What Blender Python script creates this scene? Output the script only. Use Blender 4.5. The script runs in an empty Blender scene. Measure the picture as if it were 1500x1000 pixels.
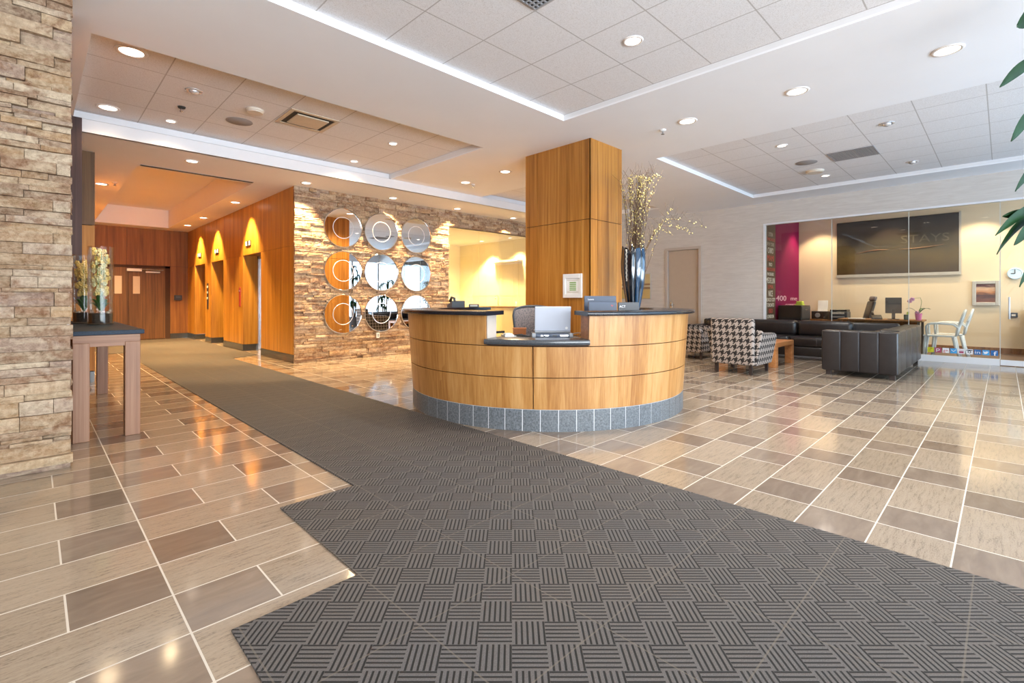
import bpy, bmesh, math, random
from mathutils import Vector, Matrix
from math import sin, cos, pi, radians, atan2, sqrt
random.seed(11)
S = bpy.context.scene
COL = S.collection
# ------------------------------------------------------------------ camera, world, daylight, exposure
cam = bpy.data.objects.new('camera', bpy.data.cameras.new('camera'))
COL.objects.link(cam)
cam.location = (0, 0, 1.15)
cam.rotation_euler = (radians(90), 0, radians(-44.64))
cam.data.sensor_width = 36
cam.data.lens = 36 * 711 / 1500
cam.data.shift_y = -(500 - 439.2) / 1500
cam.data.clip_start = .02
S.camera = cam
S.view_settings.view_transform = 'Standard'
S.view_settings.look = 'None'
S.view_settings.gamma = 1
S.view_settings.exposure = 0.72
S.view_settings.use_curve_mapping = False
S.cycles.use_denoising = True
S.cycles.max_bounces = 9
S.cycles.diffuse_bounces = 5
S.cycles.glossy_bounces = 4
S.cycles.transmission_bounces = 6
S.cycles.transparent_max_bounces = 12
S.cycles.sample_clamp_indirect = 6
S.cycles.caustics_reflective = False
S.cycles.caustics_refractive = False
W = bpy.data.worlds.new('World')
S.world = W
W.use_nodes = True
bg = W.node_tree.nodes['Background']
bg.inputs[0].default_value = (.72, .86, 1, 1)
bg.inputs[1].default_value = 1.6

def area(name, loc, rot, sx, sy, power, color):
    l = bpy.data.lights.new(name, 'AREA')
    l.shape = 'RECTANGLE'; l.size = sx; l.size_y = sy; l.energy = power; l.color = color
    o = bpy.data.objects.new(name, l); o.location = loc; o.rotation_euler = rot
    COL.objects.link(o)
    return o
# daylight entering through the tall window walls behind the camera
area('window_daylight_left', (.6, -3.75, 1.7), (radians(90), 0, 0), 7, 2.6, 340, (.95, .95, .96))
area('window_daylight_right', (8.2, -3.75, 1.7), (radians(90), 0, 0), 7.6, 2.6, 185, (.44, .70, 1))
area('window_daylight_office', (13.4, -3.75, 1.7), (radians(90), 0, 0), 2.4, 2.4, 60, (.8, .9, 1))
# added fill lamp outside the windows, aimed up to brighten the ceiling
area('ceiling_fill', (1.0, -8.5, .2), (radians(116), 0, radians(-4)), 20, 3.0, 1750, (.74, .85, 1))

# ------------------------------------------------------------------ materials
MATS = {}
def nodes_of(name):
    m = bpy.data.materials.new(name); m.use_nodes = True
    nt = m.node_tree
    return m, nt, nt.nodes['Principled BSDF']
def N(nt, t, **kw):
    n = nt.nodes.new(t)
    for k, v in kw.items(): setattr(n, k, v)
    return n
def L(nt, a, b): nt.links.new(a, b)
def math_(nt, op, a, b=None, c=None):
    n = N(nt, 'ShaderNodeMath', operation=op)
    for i, x in enumerate((a, b, c)):
        if x is None: continue
        if isinstance(x, (int, float)): n.inputs[i].default_value = x
        else: L(nt, x, n.inputs[i])
    return n.outputs[0]
def mixc(nt, f, a, b, mode='MIX'):
    n = N(nt, 'ShaderNodeMix', data_type='RGBA', blend_type=mode)
    if isinstance(f, (int, float)): n.inputs[0].default_value = f
    else: L(nt, f, n.inputs[0])
    for i, x in ((6, a), (7, b)):
        if isinstance(x, tuple): n.inputs[i].default_value = (*x[:3], 1)
        else: L(nt, x, n.inputs[i])
    return n.outputs[2]
def ramp(nt, fac, stops):
    n = N(nt, 'ShaderNodeValToRGB')
    e = n.color_ramp.elements
    while len(e) < len(stops): e.new(.5)
    for el, (p, c) in zip(e, stops):
        el.position = p; el.color = (*c, 1)
    L(nt, fac, n.inputs[0])
    return n.outputs[0]
def coords(nt, scale=(1, 1, 1), rot=(0, 0, 0), kind='Object', loc=(0, 0, 0)):
    tc = N(nt, 'ShaderNodeTexCoord'); mp = N(nt, 'ShaderNodeMapping')
    mp.inputs['Scale'].default_value = scale; mp.inputs['Rotation'].default_value = rot
    mp.inputs['Location'].default_value = loc
    L(nt, tc.outputs[kind], mp.inputs[0])
    return mp.outputs[0]
def noise(nt, vec, scale, detail=3, rough=.55, dist=0):
    n = N(nt, 'ShaderNodeTexNoise')
    n.inputs['Scale'].default_value = scale; n.inputs['Detail'].default_value = detail
    n.inputs['Roughness'].default_value = rough; n.inputs['Distortion'].default_value = dist
    L(nt, vec, n.inputs['Vector'])
    return n.outputs['Fac']
def bump(nt, p, h, strength=.3, dist=.01):
    b = N(nt, 'ShaderNodeBump')
    b.inputs['Strength'].default_value = strength; b.inputs['Distance'].default_value = dist
    L(nt, h, b.inputs['Height']); L(nt, b.outputs[0], p.inputs['Normal'])

def plain(name, col, rough=.5, metal=0, var=.06, nscale=9, coat=0, emit=None, estr=0, bumps=0, spec=None):
    m, nt, p = nodes_of(name)
    f = noise(nt, coords(nt), nscale, 4)
    lo = tuple(c * (1 - var) for c in col); hi = tuple(min(1, c * (1 + var)) for c in col)
    L(nt, ramp(nt, f, [(.3, lo), (.7, hi)]), p.inputs['Base Color'])
    p.inputs['Roughness'].default_value = rough; p.inputs['Metallic'].default_value = metal
    p.inputs['Coat Weight'].default_value = coat
    if spec is not None: p.inputs['Specular IOR Level'].default_value = spec
    if emit:
        p.inputs['Emission Color'].default_value = (*emit, 1); p.inputs['Emission Strength'].default_value = estr
    if bumps: bump(nt, p, noise(nt, coords(nt), 60, 3), bumps, .003)
    MATS[name] = m
    return m

def wood(name, dark, mid, light, axis='z', rough=.38, scale=1., coat=.15, veneer=.55):
    """vertical-grain veneer: long streaks along the axis, faint cathedral figure and bookmatch bands"""
    m, nt, p = nodes_of(name)
    k = {'x': (.35, 9, 9), 'y': (9, .35, 9), 'z': (9, 9, .35)}[axis]
    k = tuple(a * scale for a in k)
    v = coords(nt, k)
    a = noise(nt, v, 1.6, 7, .62, .35)
    k2 = {'x': (.6, 60, 60), 'y': (60, .6, 60), 'z': (60, 60, .6)}[axis]
    b = noise(nt, coords(nt, tuple(q * scale for q in k2)), 1.2, 3, .6)
    k3 = {'x': (.02, 7, 7), 'y': (7, .02, 7), 'z': (7, 7, .02)}[axis]
    c = N(nt, 'ShaderNodeTexVoronoi', feature='F1', distance='CHEBYCHEV'); c.inputs['Scale'].default_value = 1
    L(nt, coords(nt, tuple(q * scale for q in k3)), c.inputs['Vector'])
    sep = N(nt, 'ShaderNodeSeparateColor'); L(nt, c.outputs['Color'], sep.inputs[0])
    f = math_(nt, 'ADD', math_(nt, 'MULTIPLY', a, .62), math_(nt, 'MULTIPLY', b, .38))
    f = math_(nt, 'ADD', f, math_(nt, 'MULTIPLY', math_(nt, 'SUBTRACT', sep.outputs[0], .5), .16 * veneer))
    L(nt, ramp(nt, f, [(.34, dark), (.5, mid), (.66, light)]), p.inputs['Base Color'])
    p.inputs['Roughness'].default_value = rough; p.inputs['Coat Weight'].default_value = coat
    p.inputs['Coat Roughness'].default_value = .25
    bump(nt, p, b, .06, .002)
    MATS[name] = m
    return m

wood('wood_lift', (.27, .105, .009), (.47, .215, .022), (.61, .325, .052))
wood('wood_dark', (.13, .046, .008), (.22, .088, .015), (.31, .14, .03), coat=0, rough=.55)
wood('wood_column', (.24, .085, .009), (.42, .17, .026), (.56, .265, .055))
wood('wood_desk', (.31, .125, .027), (.43, .205, .056), (.53, .29, .105), veneer=1.2)
wood('wood_table', (.17, .072, .035), (.27, .13, .07), (.36, .195, .115), coat=0, rough=.5)
wood('wood_table_rail', (.17, .072, .035), (.27, .13, .07), (.36, .195, .115), axis='x', coat=0, rough=.5)
wood('wood_coffee', (.33, .12, .035), (.50, .21, .07), (.62, .30, .12), axis='x')
wood('wood_deep', (.035, .016, .014), (.06, .028, .026), (.085, .042, .038), coat=0, rough=.6)  # very dark brown wood of the hanging fin and shelf unit
wood('wood_door', (.07, .028, .007), (.125, .055, .014), (.19, .09, .026), coat=0, rough=.55)
plain('wall_white', (.80, .77, .755), .8, var=.015, nscale=3)
plain('ceiling_white', (.88, .885, .92), .85, var=.012, nscale=2)
plain('trim_white', (.80, .80, .82), .5, var=.01)
plain('void_dark', (.015, .012, .01), .9)
plain('groove_dark', (.05, .022, .012), .8)
plain('office_cream', (.74, .62, .45), .7, var=.02, nscale=2)
plain('kitchen_cream', (.84, .74, .46), .6, var=.02, nscale=2)
plain('granite', (.009, .012, .019), .2, var=.5, nscale=160)
plain('granite_matt', (.010, .022, .042), .5, var=.4, nscale=160, spec=.25)
plain('office_floor', (.10, .06, .04), .35, var=.2)
plain('granite_tile', (.125, .138, .152), .4, var=.5, nscale=70)
plain('pane_joint', (.55, .58, .55), .4)
wood('wood_pier', (.24, .085, .012), (.40, .165, .03), (.52, .25, .06), coat=0, rough=.6)
plain('laptop_silver', (.48, .50, .57), .45, .2, var=.02)
plain('bronze', (.20, .11, .05), .3, .5)
plain('art_faint', (.078, .066, .036), .3)
plain('granite_grey', (.045, .05, .058), .22, var=.4, nscale=160, coat=.3)
plain('steel', (.55, .55, .56), .25, 1, var=.04, nscale=30)
plain('steel_dark', (.22, .21, .2), .3, 1)
plain('chrome', (.85, .85, .86), .06, 1, var=.01)
plain('mirror', (.92, .93, .95), .005, 1, var=.002)
plain('etched', (.86, .86, .88), .32, .85, var=.01)
plain('black_plastic', (.018, .018, .02), .35)
plain('dark_plastic', (.05, .055, .065), .4)
plain('grey_plastic', (.3, .31, .33), .45)
plain('navy_plastic', (.035, .055, .10), .35)
plain('white_plastic', (.82, .82, .82), .4, var=.02)
plain('ghost_white', (.78, .84, .88), .15, var=.02, coat=.5)
plain('paper', (.85, .85, .83), .7)
plain('yellow_note', (.62, .72, .10), .7)
plain('leather', (.015, .012, .0125), .33, var=.25, nscale=14, bumps=.18, spec=.6)
plain('stitch', (.09, .09, .10), .5)
plain('dark_leg', (.03, .02, .018), .4)
plain('magenta', (.23, .002, .075), .6, var=.04, spec=.15)
plain('city_brown', (.10, .065, .04), .5, var=.1)
plain('magenta_text', (.85, .55, .68), .5)
plain('text_white', (.95, .93, .88), .5)
plain('text_red', (.70, .11, .09), .5)
plain('text_grey', (.6, .55, .48), .5)
plain('door_beige', (.50, .40, .31), .45, var=.02)
plain('door_frame', (.52, .45, .39), .4, var=.02)
plain('leaf', (.035, .11, .025), .35, var=.35, nscale=7)
plain('leaf_dark', (.009, .036, .009), .55, var=.4, nscale=7, spec=.15)
plain('bark', (.16, .11, .07), .8, var=.3, nscale=30)
plain('twig', (.10, .055, .03), .8, var=.3, nscale=30)
plain('blossom', (.78, .66, .26), .6, var=.2, nscale=40)
plain('orchid_yellow', (.80, .62, .22), .55, var=.2, nscale=40)
plain('orchid_cream', (.72, .68, .38), .55, var=.2, nscale=40)
plain('stem_green', (.12, .22, .05), .5, var=.2)
plain('soil', (.03, .022, .016), .9, var=.4, nscale=60)
plain('pebble', (.55, .5, .44), .5, var=.3, nscale=20)
plain('vase_glaze', (.006, .010, .016), .07, var=.4, coat=1)
plain('vase_blue', (.006, .036, .085), .09, var=.3, nscale=6, coat=1)
plain('pot_pink', (.72, .18, .45), .4)
plain('orchid_pink', (.80, .40, .62), .5)
plain('cup_green', (.08, .13, .09), .4)
plain('light_glow', (1, .93, .85), .5, emit=(1, .86, .72), estr=5, var=0)
plain('indicator_glow', (.9, .85, .75), .5, emit=(1, .88, .7), estr=.7)
plain('light_off', (.72, .72, .74), .2, .6)
plain('trim_ring', (.85, .80, .77), .4, var=.01)
plain('speaker_mesh', (.33, .30, .29), .8, var=.1, nscale=90)
plain('detector', (.68, .60, .50), .5)
plain('vent_cream', (.62, .50, .36), .6)
plain('vent_grey', (.34, .35, .38), .6)
plain('vent_slot', (.03, .025, .02), .8)
plain('brass', (.62, .42, .16), .3, 1)
plain('red_panel', (.32, .03, .02), .4)
plain('screen_dark', (.05, .035, .025), .25, var=.3)
plain('frame_silver', (.50, .48, .45), .35, .3)
plain('green_print', (.25, .42, .14), .6, var=.2, nscale=60)
plain('yellow_decal', (.62, .58, .02), .5)
plain('crimson_decal', (.40, .06, .13), .5)
plain('sky_decal', (.06, .36, .72), .5)
plain('blue_decal', (.02, .14, .40), .5)
plain('white_decal', (.85, .84, .86), .5)
plain('red_decal', (.6, .05, .05), .5)
plain('black_decal', (.03, .03, .04), .5)
plain('orange_wood_box', (.45, .14, .03), .5)
plain('clock_face', (.55, .72, .88), .3)
plain('planter', (.10, .10, .11), .5)
plain('outside_paving', (.45, .45, .46), .8)

def mat_glass(name, tint=(1, 1, 1), refl=1.0):
    m = bpy.data.materials.new(name); m.use_nodes = True
    nt = m.node_tree; nt.nodes.clear()
    o = N(nt, 'ShaderNodeOutputMaterial'); mx = N(nt, 'ShaderNodeMixShader')
    t = N(nt, 'ShaderNodeBsdfTransparent'); g = N(nt, 'ShaderNodeBsdfGlossy')
    t.inputs[0].default_value = (*tint, 1); g.inputs['Roughness'].default_value = .0
    fr = N(nt, 'ShaderNodeFresnel'); fr.inputs[0].default_value = 1.45
    f = math_(nt, 'MULTIPLY', fr.outputs[0], refl)
    L(nt, f, mx.inputs[0]); L(nt, t.outputs[0], mx.inputs[1]); L(nt, g.outputs[0], mx.inputs[2])
    L(nt, mx.outputs[0], o.inputs[0])
    MATS[name] = m
mat_glass('glass_clear', (.97, .98, .97), .4)
mat_glass('glass_office', (.96, .97, .95), .9)
mat_glass('glass_vase', (.985, .99, .985), .45)

def mat_floor():
    m, nt, p = nodes_of('floor_tiles')
    tc = N(nt, 'ShaderNodeTexCoord'); s = N(nt, 'ShaderNodeSeparateXYZ'); L(nt, tc.outputs['Object'], s.inputs[0])
    BW, RH, G = .905, .302, .0035
    u = math_(nt, 'DIVIDE', math_(nt, 'SUBTRACT', s.outputs[0], .39), BW)
    v = math_(nt, 'DIVIDE', math_(nt, 'SUBTRACT', s.outputs[1], .160), RH)
    iu, iv = math_(nt, 'FLOOR', u), math_(nt, 'FLOOR', v)
    fu = math_(nt, 'MULTIPLY', math_(nt, 'SUBTRACT', u, iu), BW)
    fv = math_(nt, 'MULTIPLY', math_(nt, 'SUBTRACT', v, iv), RH)
    par = math_(nt, 'FLOORED_MODULO', iv, 2)
    # even rows: short smooth tile first; odd rows: short smooth tile last
    cut = math_(nt, 'ADD', .302, math_(nt, 'MULTIPLY', par, .301))
    after = math_(nt, 'GREATER_THAN', fu, cut)
    smooth = math_(nt, 'ABSOLUTE', math_(nt, 'SUBTRACT', 1, math_(nt, 'ABSOLUTE', math_(nt, 'SUBTRACT', after, par))))
    # smooth: even & before, odd & after  -> 1 - |after - par|
    def near(x, edge): return math_(nt, 'LESS_THAN', math_(nt, 'ABSOLUTE', math_(nt, 'SUBTRACT', x, edge)), G)
    g = near(fv, 0)
    for q in (near(fv, RH), near(fu, 0), near(fu, BW), near(fu, cut)): g = math_(nt, 'MAXIMUM', g, q)
    # per-tile random
    cid = N(nt, 'ShaderNodeCombineXYZ')
    L(nt, math_(nt, 'ADD', math_(nt, 'MULTIPLY', iu, 2), after), cid.inputs[0]); L(nt, iv, cid.inputs[1])
    wn = N(nt, 'ShaderNodeTexWhiteNoise'); L(nt, cid.outputs[0], wn.inputs['Vector'])
    rnd = wn.outputs['Value']
    vein = noise(nt, coords(nt, (3, 26, 1)), 2.2, 8, .65, .3)
    fine = noise(nt, coords(nt, (30, 90, 1)), 2.0, 4, .7)
    soft = noise(nt, coords(nt, (1.6, 6, 1)), 2.4, 6, .6, .6)
    f1 = math_(nt, 'ADD', math_(nt, 'MULTIPLY', vein, .55), math_(nt, 'MULTIPLY', fine, .45))
    rough_c = ramp(nt, f1, [(.34, (.13, .095, .07)), (.48, (.345, .268, .19)), (.62, (.40, .318, .232)), (.74, (.53, .45, .37))])
    smooth_c = ramp(nt, soft, [(.3, (.18, .13, .093)), (.55, (.235, .173, .125)), (.75, (.285, .22, .165))])
    c = mixc(nt, smooth, rough_c, smooth_c)
    c = mixc(nt, .16, c, mixc(nt, rnd, (.12, .10, .09), (.55, .46, .38)))
    c = mixc(nt, g, c, (.62, .56, .48))
    L(nt, c, p.inputs['Base Color'])
    r = math_(nt, 'ADD', .07, math_(nt, 'MULTIPLY', g, .5))
    r = math_(nt, 'ADD', r, math_(nt, 'MULTIPLY', fine, .06))
    L(nt, r, p.inputs['Roughness'])
    p.inputs['Specular IOR Level'].default_value = .55
    h = math_(nt, 'SUBTRACT', math_(nt, 'MULTIPLY', fine, .04), g)
    bump(nt, p, h, .12, .002)
    MATS['floor_tiles'] = m
mat_floor()

def mat_carpet():
    m, nt, p = nodes_of('carpet')
    v = coords(nt, rot=(0, 0, radians(44.64)))
    s = N(nt, 'ShaderNodeSeparateXYZ'); L(nt, v, s.inputs[0])
    Q = .115
    iu = math_(nt, 'FLOOR', math_(nt, 'DIVIDE', s.outputs[0], Q)); iv = math_(nt, 'FLOOR', math_(nt, 'DIVIDE', s.outputs[1], Q))
    par = math_(nt, 'FLOORED_MODULO', math_(nt, 'ADD', iu, iv), 2)
    ax = N(nt, 'ShaderNodeMix', data_type='FLOAT'); L(nt, par, ax.inputs[0]); L(nt, s.outputs[0], ax.inputs[2]); L(nt, s.outputs[1], ax.inputs[3])
    w = math_(nt, 'SINE', math_(nt, 'MULTIPLY', ax.outputs[0], 2 * pi / (Q / 6)))
    rib = N(nt, 'ShaderNodeMapRange', interpolation_type='SMOOTHSTEP')
    rib.inputs[1].default_value = -.7; rib.inputs[2].default_value = -.1
    L(nt, w, rib.inputs[0])
    tuft = noise(nt, coords(nt), 260, 3, .7)
    wear = noise(nt, coords(nt), 1.3, 3, .5)
    base = ramp(nt, tuft, [(.3, (.045, .045, .050)), (.7, (.135, .133, .141))])
    base = mixc(nt, math_(nt, 'MULTIPLY', wear, .6), base, (.165, .125, .088))
    groove = mixc(nt, tuft, (.005, .005, .005), (.016, .014, .012))
    c = mixc(nt, rib.outputs[0], groove, base)
    # mat seams
    t = N(nt, 'ShaderNodeTexCoord'); q = N(nt, 'ShaderNodeSeparateXYZ'); L(nt, t.outputs['Object'], q.inputs[0])
    def seam(sock, off, size):
        d = math_(nt, 'FLOORED_MODULO', math_(nt, 'SUBTRACT', sock, off), size)
        return math_(nt, 'MAXIMUM', math_(nt, 'LESS_THAN', d, .0045), math_(nt, 'GREATER_THAN', d, size - .001))
    sm = math_(nt, 'MAXIMUM', seam(q.outputs[0], .51, .455), seam(q.outputs[1], .085, .4505))
    c = mixc(nt, math_(nt, 'MULTIPLY', sm, .5), c, (.17, .14, .11))
    L(nt, c, p.inputs['Base Color'])
    p.inputs['Roughness'].default_value = .85
    p.inputs['Sheen Weight'].default_value = .0
    bump(nt, p, math_(nt, 'ADD', rib.outputs[0], math_(nt, 'MULTIPLY', tuft, .4)), .5, .004)
    MATS['carpet'] = m
mat_carpet()

def mat_stone(name, warm):
    m, nt, p = nodes_of(name)
    at = N(nt, 'ShaderNodeAttribute', attribute_name='tone'); f0 = at.outputs['Fac']
    n1 = noise(nt, coords(nt, (3, 3, 9)), 2.4, 6, .65, .4)
    n2 = noise(nt, coords(nt), 30, 5, .7)
    n3 = noise(nt, coords(nt, (2, 2, 3)), 2.1, 4, .6, .8)
    q = .74 if name == 'ledge_stone' else .9
    base = ramp(nt, f0, [(p_, tuple(q * k_ for k_ in c_)) for p_, c_ in [(0, (.20, .105, .055)), (.2, (.56, .335, .155)), (.4, (.33, .185, .105)), (.6, (.72, .50, .28)), (.8, (.37, .24, .185)), (1, (.78, .61, .42))]])
    cloud = N(nt, 'ShaderNodeMapRange', interpolation_type='SMOOTHSTEP'); cloud.inputs[1].default_value = .42; cloud.inputs[2].default_value = .62
    L(nt, n1, cloud.inputs[0])
    c = mixc(nt, math_(nt, 'MULTIPLY', cloud.outputs[0], .45), base, tuple(q * k_ for k_ in (.78, .62, .42)))
    rust = N(nt, 'ShaderNodeMapRange', interpolation_type='SMOOTHSTEP'); rust.inputs[1].default_value = .5; rust.inputs[2].default_value = .62
    L(nt, n3, rust.inputs[0])
    c = mixc(nt, math_(nt, 'MULTIPLY', rust.outputs[0], warm), c, tuple(q * k_ for k_ in (.27, .105, .035)))
    c = mixc(nt, .30, c, ramp(nt, n2, [(.38, tuple(q * k_ for k_ in (.10, .06, .04))), (.6, tuple(q * k_ for k_ in (.70, .55, .41)))]))
    L(nt, c, p.inputs['Base Color'])
    p.inputs['Roughness'].default_value = .85
    bump(nt, p, math_(nt, 'ADD', n2, n1), .8, .02)
    MATS[name] = m
mat_stone('ledge_stone', .8)
mat_stone('ledge_stone_far', .75)

def mat_ceiling_tile(name, x0, y0):
    m, nt, p = nodes_of(name)
    tc = N(nt, 'ShaderNodeTexCoord'); s = N(nt, 'ShaderNodeSeparateXYZ'); L(nt, tc.outputs['Object'], s.inputs[0])
    def line(sock, off, size, w):
        d = math_(nt, 'FLOORED_MODULO', math_(nt, 'SUBTRACT', sock, off - w / 2), size)
        return math_(nt, 'LESS_THAN', d, w)
    g = math_(nt, 'MAXIMUM', line(s.outputs[0], x0, .62, .011), line(s.outputs[1], y0, .62, .011))
    pit = noise(nt, coords(nt), 170, 2, .6)
    c = ramp(nt, pit, [(.32, (.64, .615, .61)), (.5, (.82, .81, .83)), (.8, (.86, .85, .87))])
    c = mixc(nt, math_(nt, 'MULTIPLY', g, .6), c, (.30, .265, .245))
    L(nt, c, p.inputs['Base Color']); p.inputs['Roughness'].default_value = .9
    bump(nt, p, math_(nt, 'SUBTRACT', math_(nt, 'MULTIPLY', pit, .4), g), .3, .004)
    MATS[name] = m
mat_ceiling_tile('tiles_tray', 2.845, 2.0)
mat_ceiling_tile('tiles_left', .98, 6.09)
mat_ceiling_tile('tiles_right', 7.62, 1.37)

def mat_wallpaper():
    m, nt, p = nodes_of('wall_waves')
    v = coords(nt, (1, 1, 1))
    n = noise(nt, coords(nt, (1.3, 1.3, 14)), 1.6, 3, .5, .8)
    n2 = noise(nt, coords(nt, (.9, .9, 9)), 2.6, 4, .6, 1.6)
    f = math_(nt, 'ADD', math_(nt, 'MULTIPLY', n, .5), math_(nt, 'MULTIPLY', n2, .5))
    L(nt, ramp(nt, f, [(.35, (.58, .53, .485)), (.65, (.68, .635, .59))]), p.inputs['Base Color'])
    p.inputs['Roughness'].default_value = .6
    bump(nt, p, f, .3, .012)
    MATS['wall_waves'] = m
mat_wallpaper()

def mat_houndstooth():
    m, nt, p = nodes_of('houndstooth')
    tc = N(nt, 'ShaderNodeTexCoord'); s = N(nt, 'ShaderNodeSeparateXYZ'); L(nt, tc.outputs['Object'], s.inputs[0])
    ge = N(nt, 'ShaderNodeNewGeometry'); nz = N(nt, 'ShaderNodeSeparateXYZ'); L(nt, ge.outputs['Normal'], nz.inputs[0])
    top = math_(nt, 'GREATER_THAN', math_(nt, 'ABSOLUTE', nz.outputs[2]), .72)
    T = .0125
    u0 = math_(nt, 'ADD', s.outputs[0], s.outputs[1])
    mu = N(nt, 'ShaderNodeMix', data_type='FLOAT'); L(nt, top, mu.inputs[0]); L(nt, u0, mu.inputs[2]); L(nt, s.outputs[0], mu.inputs[3])
    mv = N(nt, 'ShaderNodeMix', data_type='FLOAT'); L(nt, top, mv.inputs[0]); L(nt, s.outputs[2], mv.inputs[2]); L(nt, s.outputs[1], mv.inputs[3])
    i = math_(nt, 'FLOOR', math_(nt, 'DIVIDE', mu.outputs[0], T)); j = math_(nt, 'FLOOR', math_(nt, 'DIVIDE', mv.outputs[0], T))
    warp = math_(nt, 'LESS_THAN', math_(nt, 'FLOORED_MODULO', i, 8), 3.5)
    weft = math_(nt, 'LESS_THAN', math_(nt, 'FLOORED_MODULO', j, 8), 3.5)
    over = math_(nt, 'LESS_THAN', math_(nt, 'FLOORED_MODULO', math_(nt, 'ADD', i, j), 4), 1.5)
    mx = N(nt, 'ShaderNodeMix', data_type='FLOAT'); L(nt, over, mx.inputs[0]); L(nt, weft, mx.inputs[2]); L(nt, warp, mx.inputs[3])
    fib = noise(nt, coords(nt), 300, 2)
    c = mixc(nt, mx.outputs[0], mixc(nt, fib, (.27, .22, .19), (.40, .34, .30)), (.014, .010, .009))
    L(nt, c, p.inputs['Base Color']); p.inputs['Roughness'].default_value = .85
    bump(nt, p, fib, .2, .002)
    MATS['houndstooth'] = m
mat_houndstooth()

def mat_mesh_fabric():
    m, nt, p = nodes_of('chair_mesh')
    w = N(nt, 'ShaderNodeTexVoronoi'); w.inputs['Scale'].default_value = 95; L(nt, coords(nt, (1, 1, .6)), w.inputs['Vector'])
    L(nt, ramp(nt, w.outputs['Distance'], [(.25, (.06, .06, .075)), (.5, (.20, .16, .15))]), p.inputs['Base Color'])
    p.inputs['Roughness'].default_value = .6
    MATS['chair_mesh'] = m
mat_mesh_fabric()

def mat_art(name, kind):
    m, nt, p = nodes_of(name)
    tc = N(nt, 'ShaderNodeTexCoord'); s = N(nt, 'ShaderNodeSeparateXYZ'); L(nt, tc.outputs['Object'], s.inputs[0])
    n = noise(nt, coords(nt, (1, 1, 3)), 2.5, 5, .6, .7)
    if kind == 'dark':
        h = math_(nt, 'ADD', math_(nt, 'DIVIDE', math_(nt, 'SUBTRACT', s.outputs[2], 1.8), 1.3), math_(nt, 'MULTIPLY', math_(nt, 'SUBTRACT', n, .5), .5))
        L(nt, ramp(nt, h, [(0, (.055, .036, .018)), (.3, (.095, .07, .03)), (.5, (.06, .05, .03)), (.75, (.035, .026, .02)), (1, (.018, .015, .016))]), p.inputs['Base Color'])
        p.inputs['Roughness'].default_value = .12
    elif kind == 'sunset':
        h = math_(nt, 'ADD', math_(nt, 'DIVIDE', math_(nt, 'SUBTRACT', s.outputs[2], 1.1), .4), math_(nt, 'MULTIPLY', math_(nt, 'SUBTRACT', n, .5), .9))
        L(nt, ramp(nt, h, [(.1, (.20, .08, .06)), (.35, (.06, .03, .04)), (.5, (.45, .18, .07)), (.7, (.62, .42, .28)), (.95, (.14, .05, .05))]), p.inputs['Base Color'])
    else:
        h = math_(nt, 'DIVIDE', math_(nt, 'SUBTRACT', s.outputs[2], 1.19), .67)
        r = N(nt, 'ShaderNodeValToRGB'); r.color_ramp.interpolation = 'CONSTANT'
        e = r.color_ramp.elements
        for pos, c in ((0, (.62, .44, .15)), (.38, (.20, .09, .04)), (.47, (.62, .55, .38)), (.54, (.22, .10, .04)), (.61, (.64, .5, .24))):
            el = e.new(pos); el.color = (*c, 1)
        L(nt, h, r.inputs[0]); L(nt, mixc(nt, .25, r.outputs[0], mixc(nt, n, (.3, .2, .1), (.75, .6, .35))), p.inputs['Base Color'])
    MATS[name] = m
mat_art('art_dark', 'dark'); mat_art('art_sunset', 'sunset'); mat_art('art_stripes', 'stripes')

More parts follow.
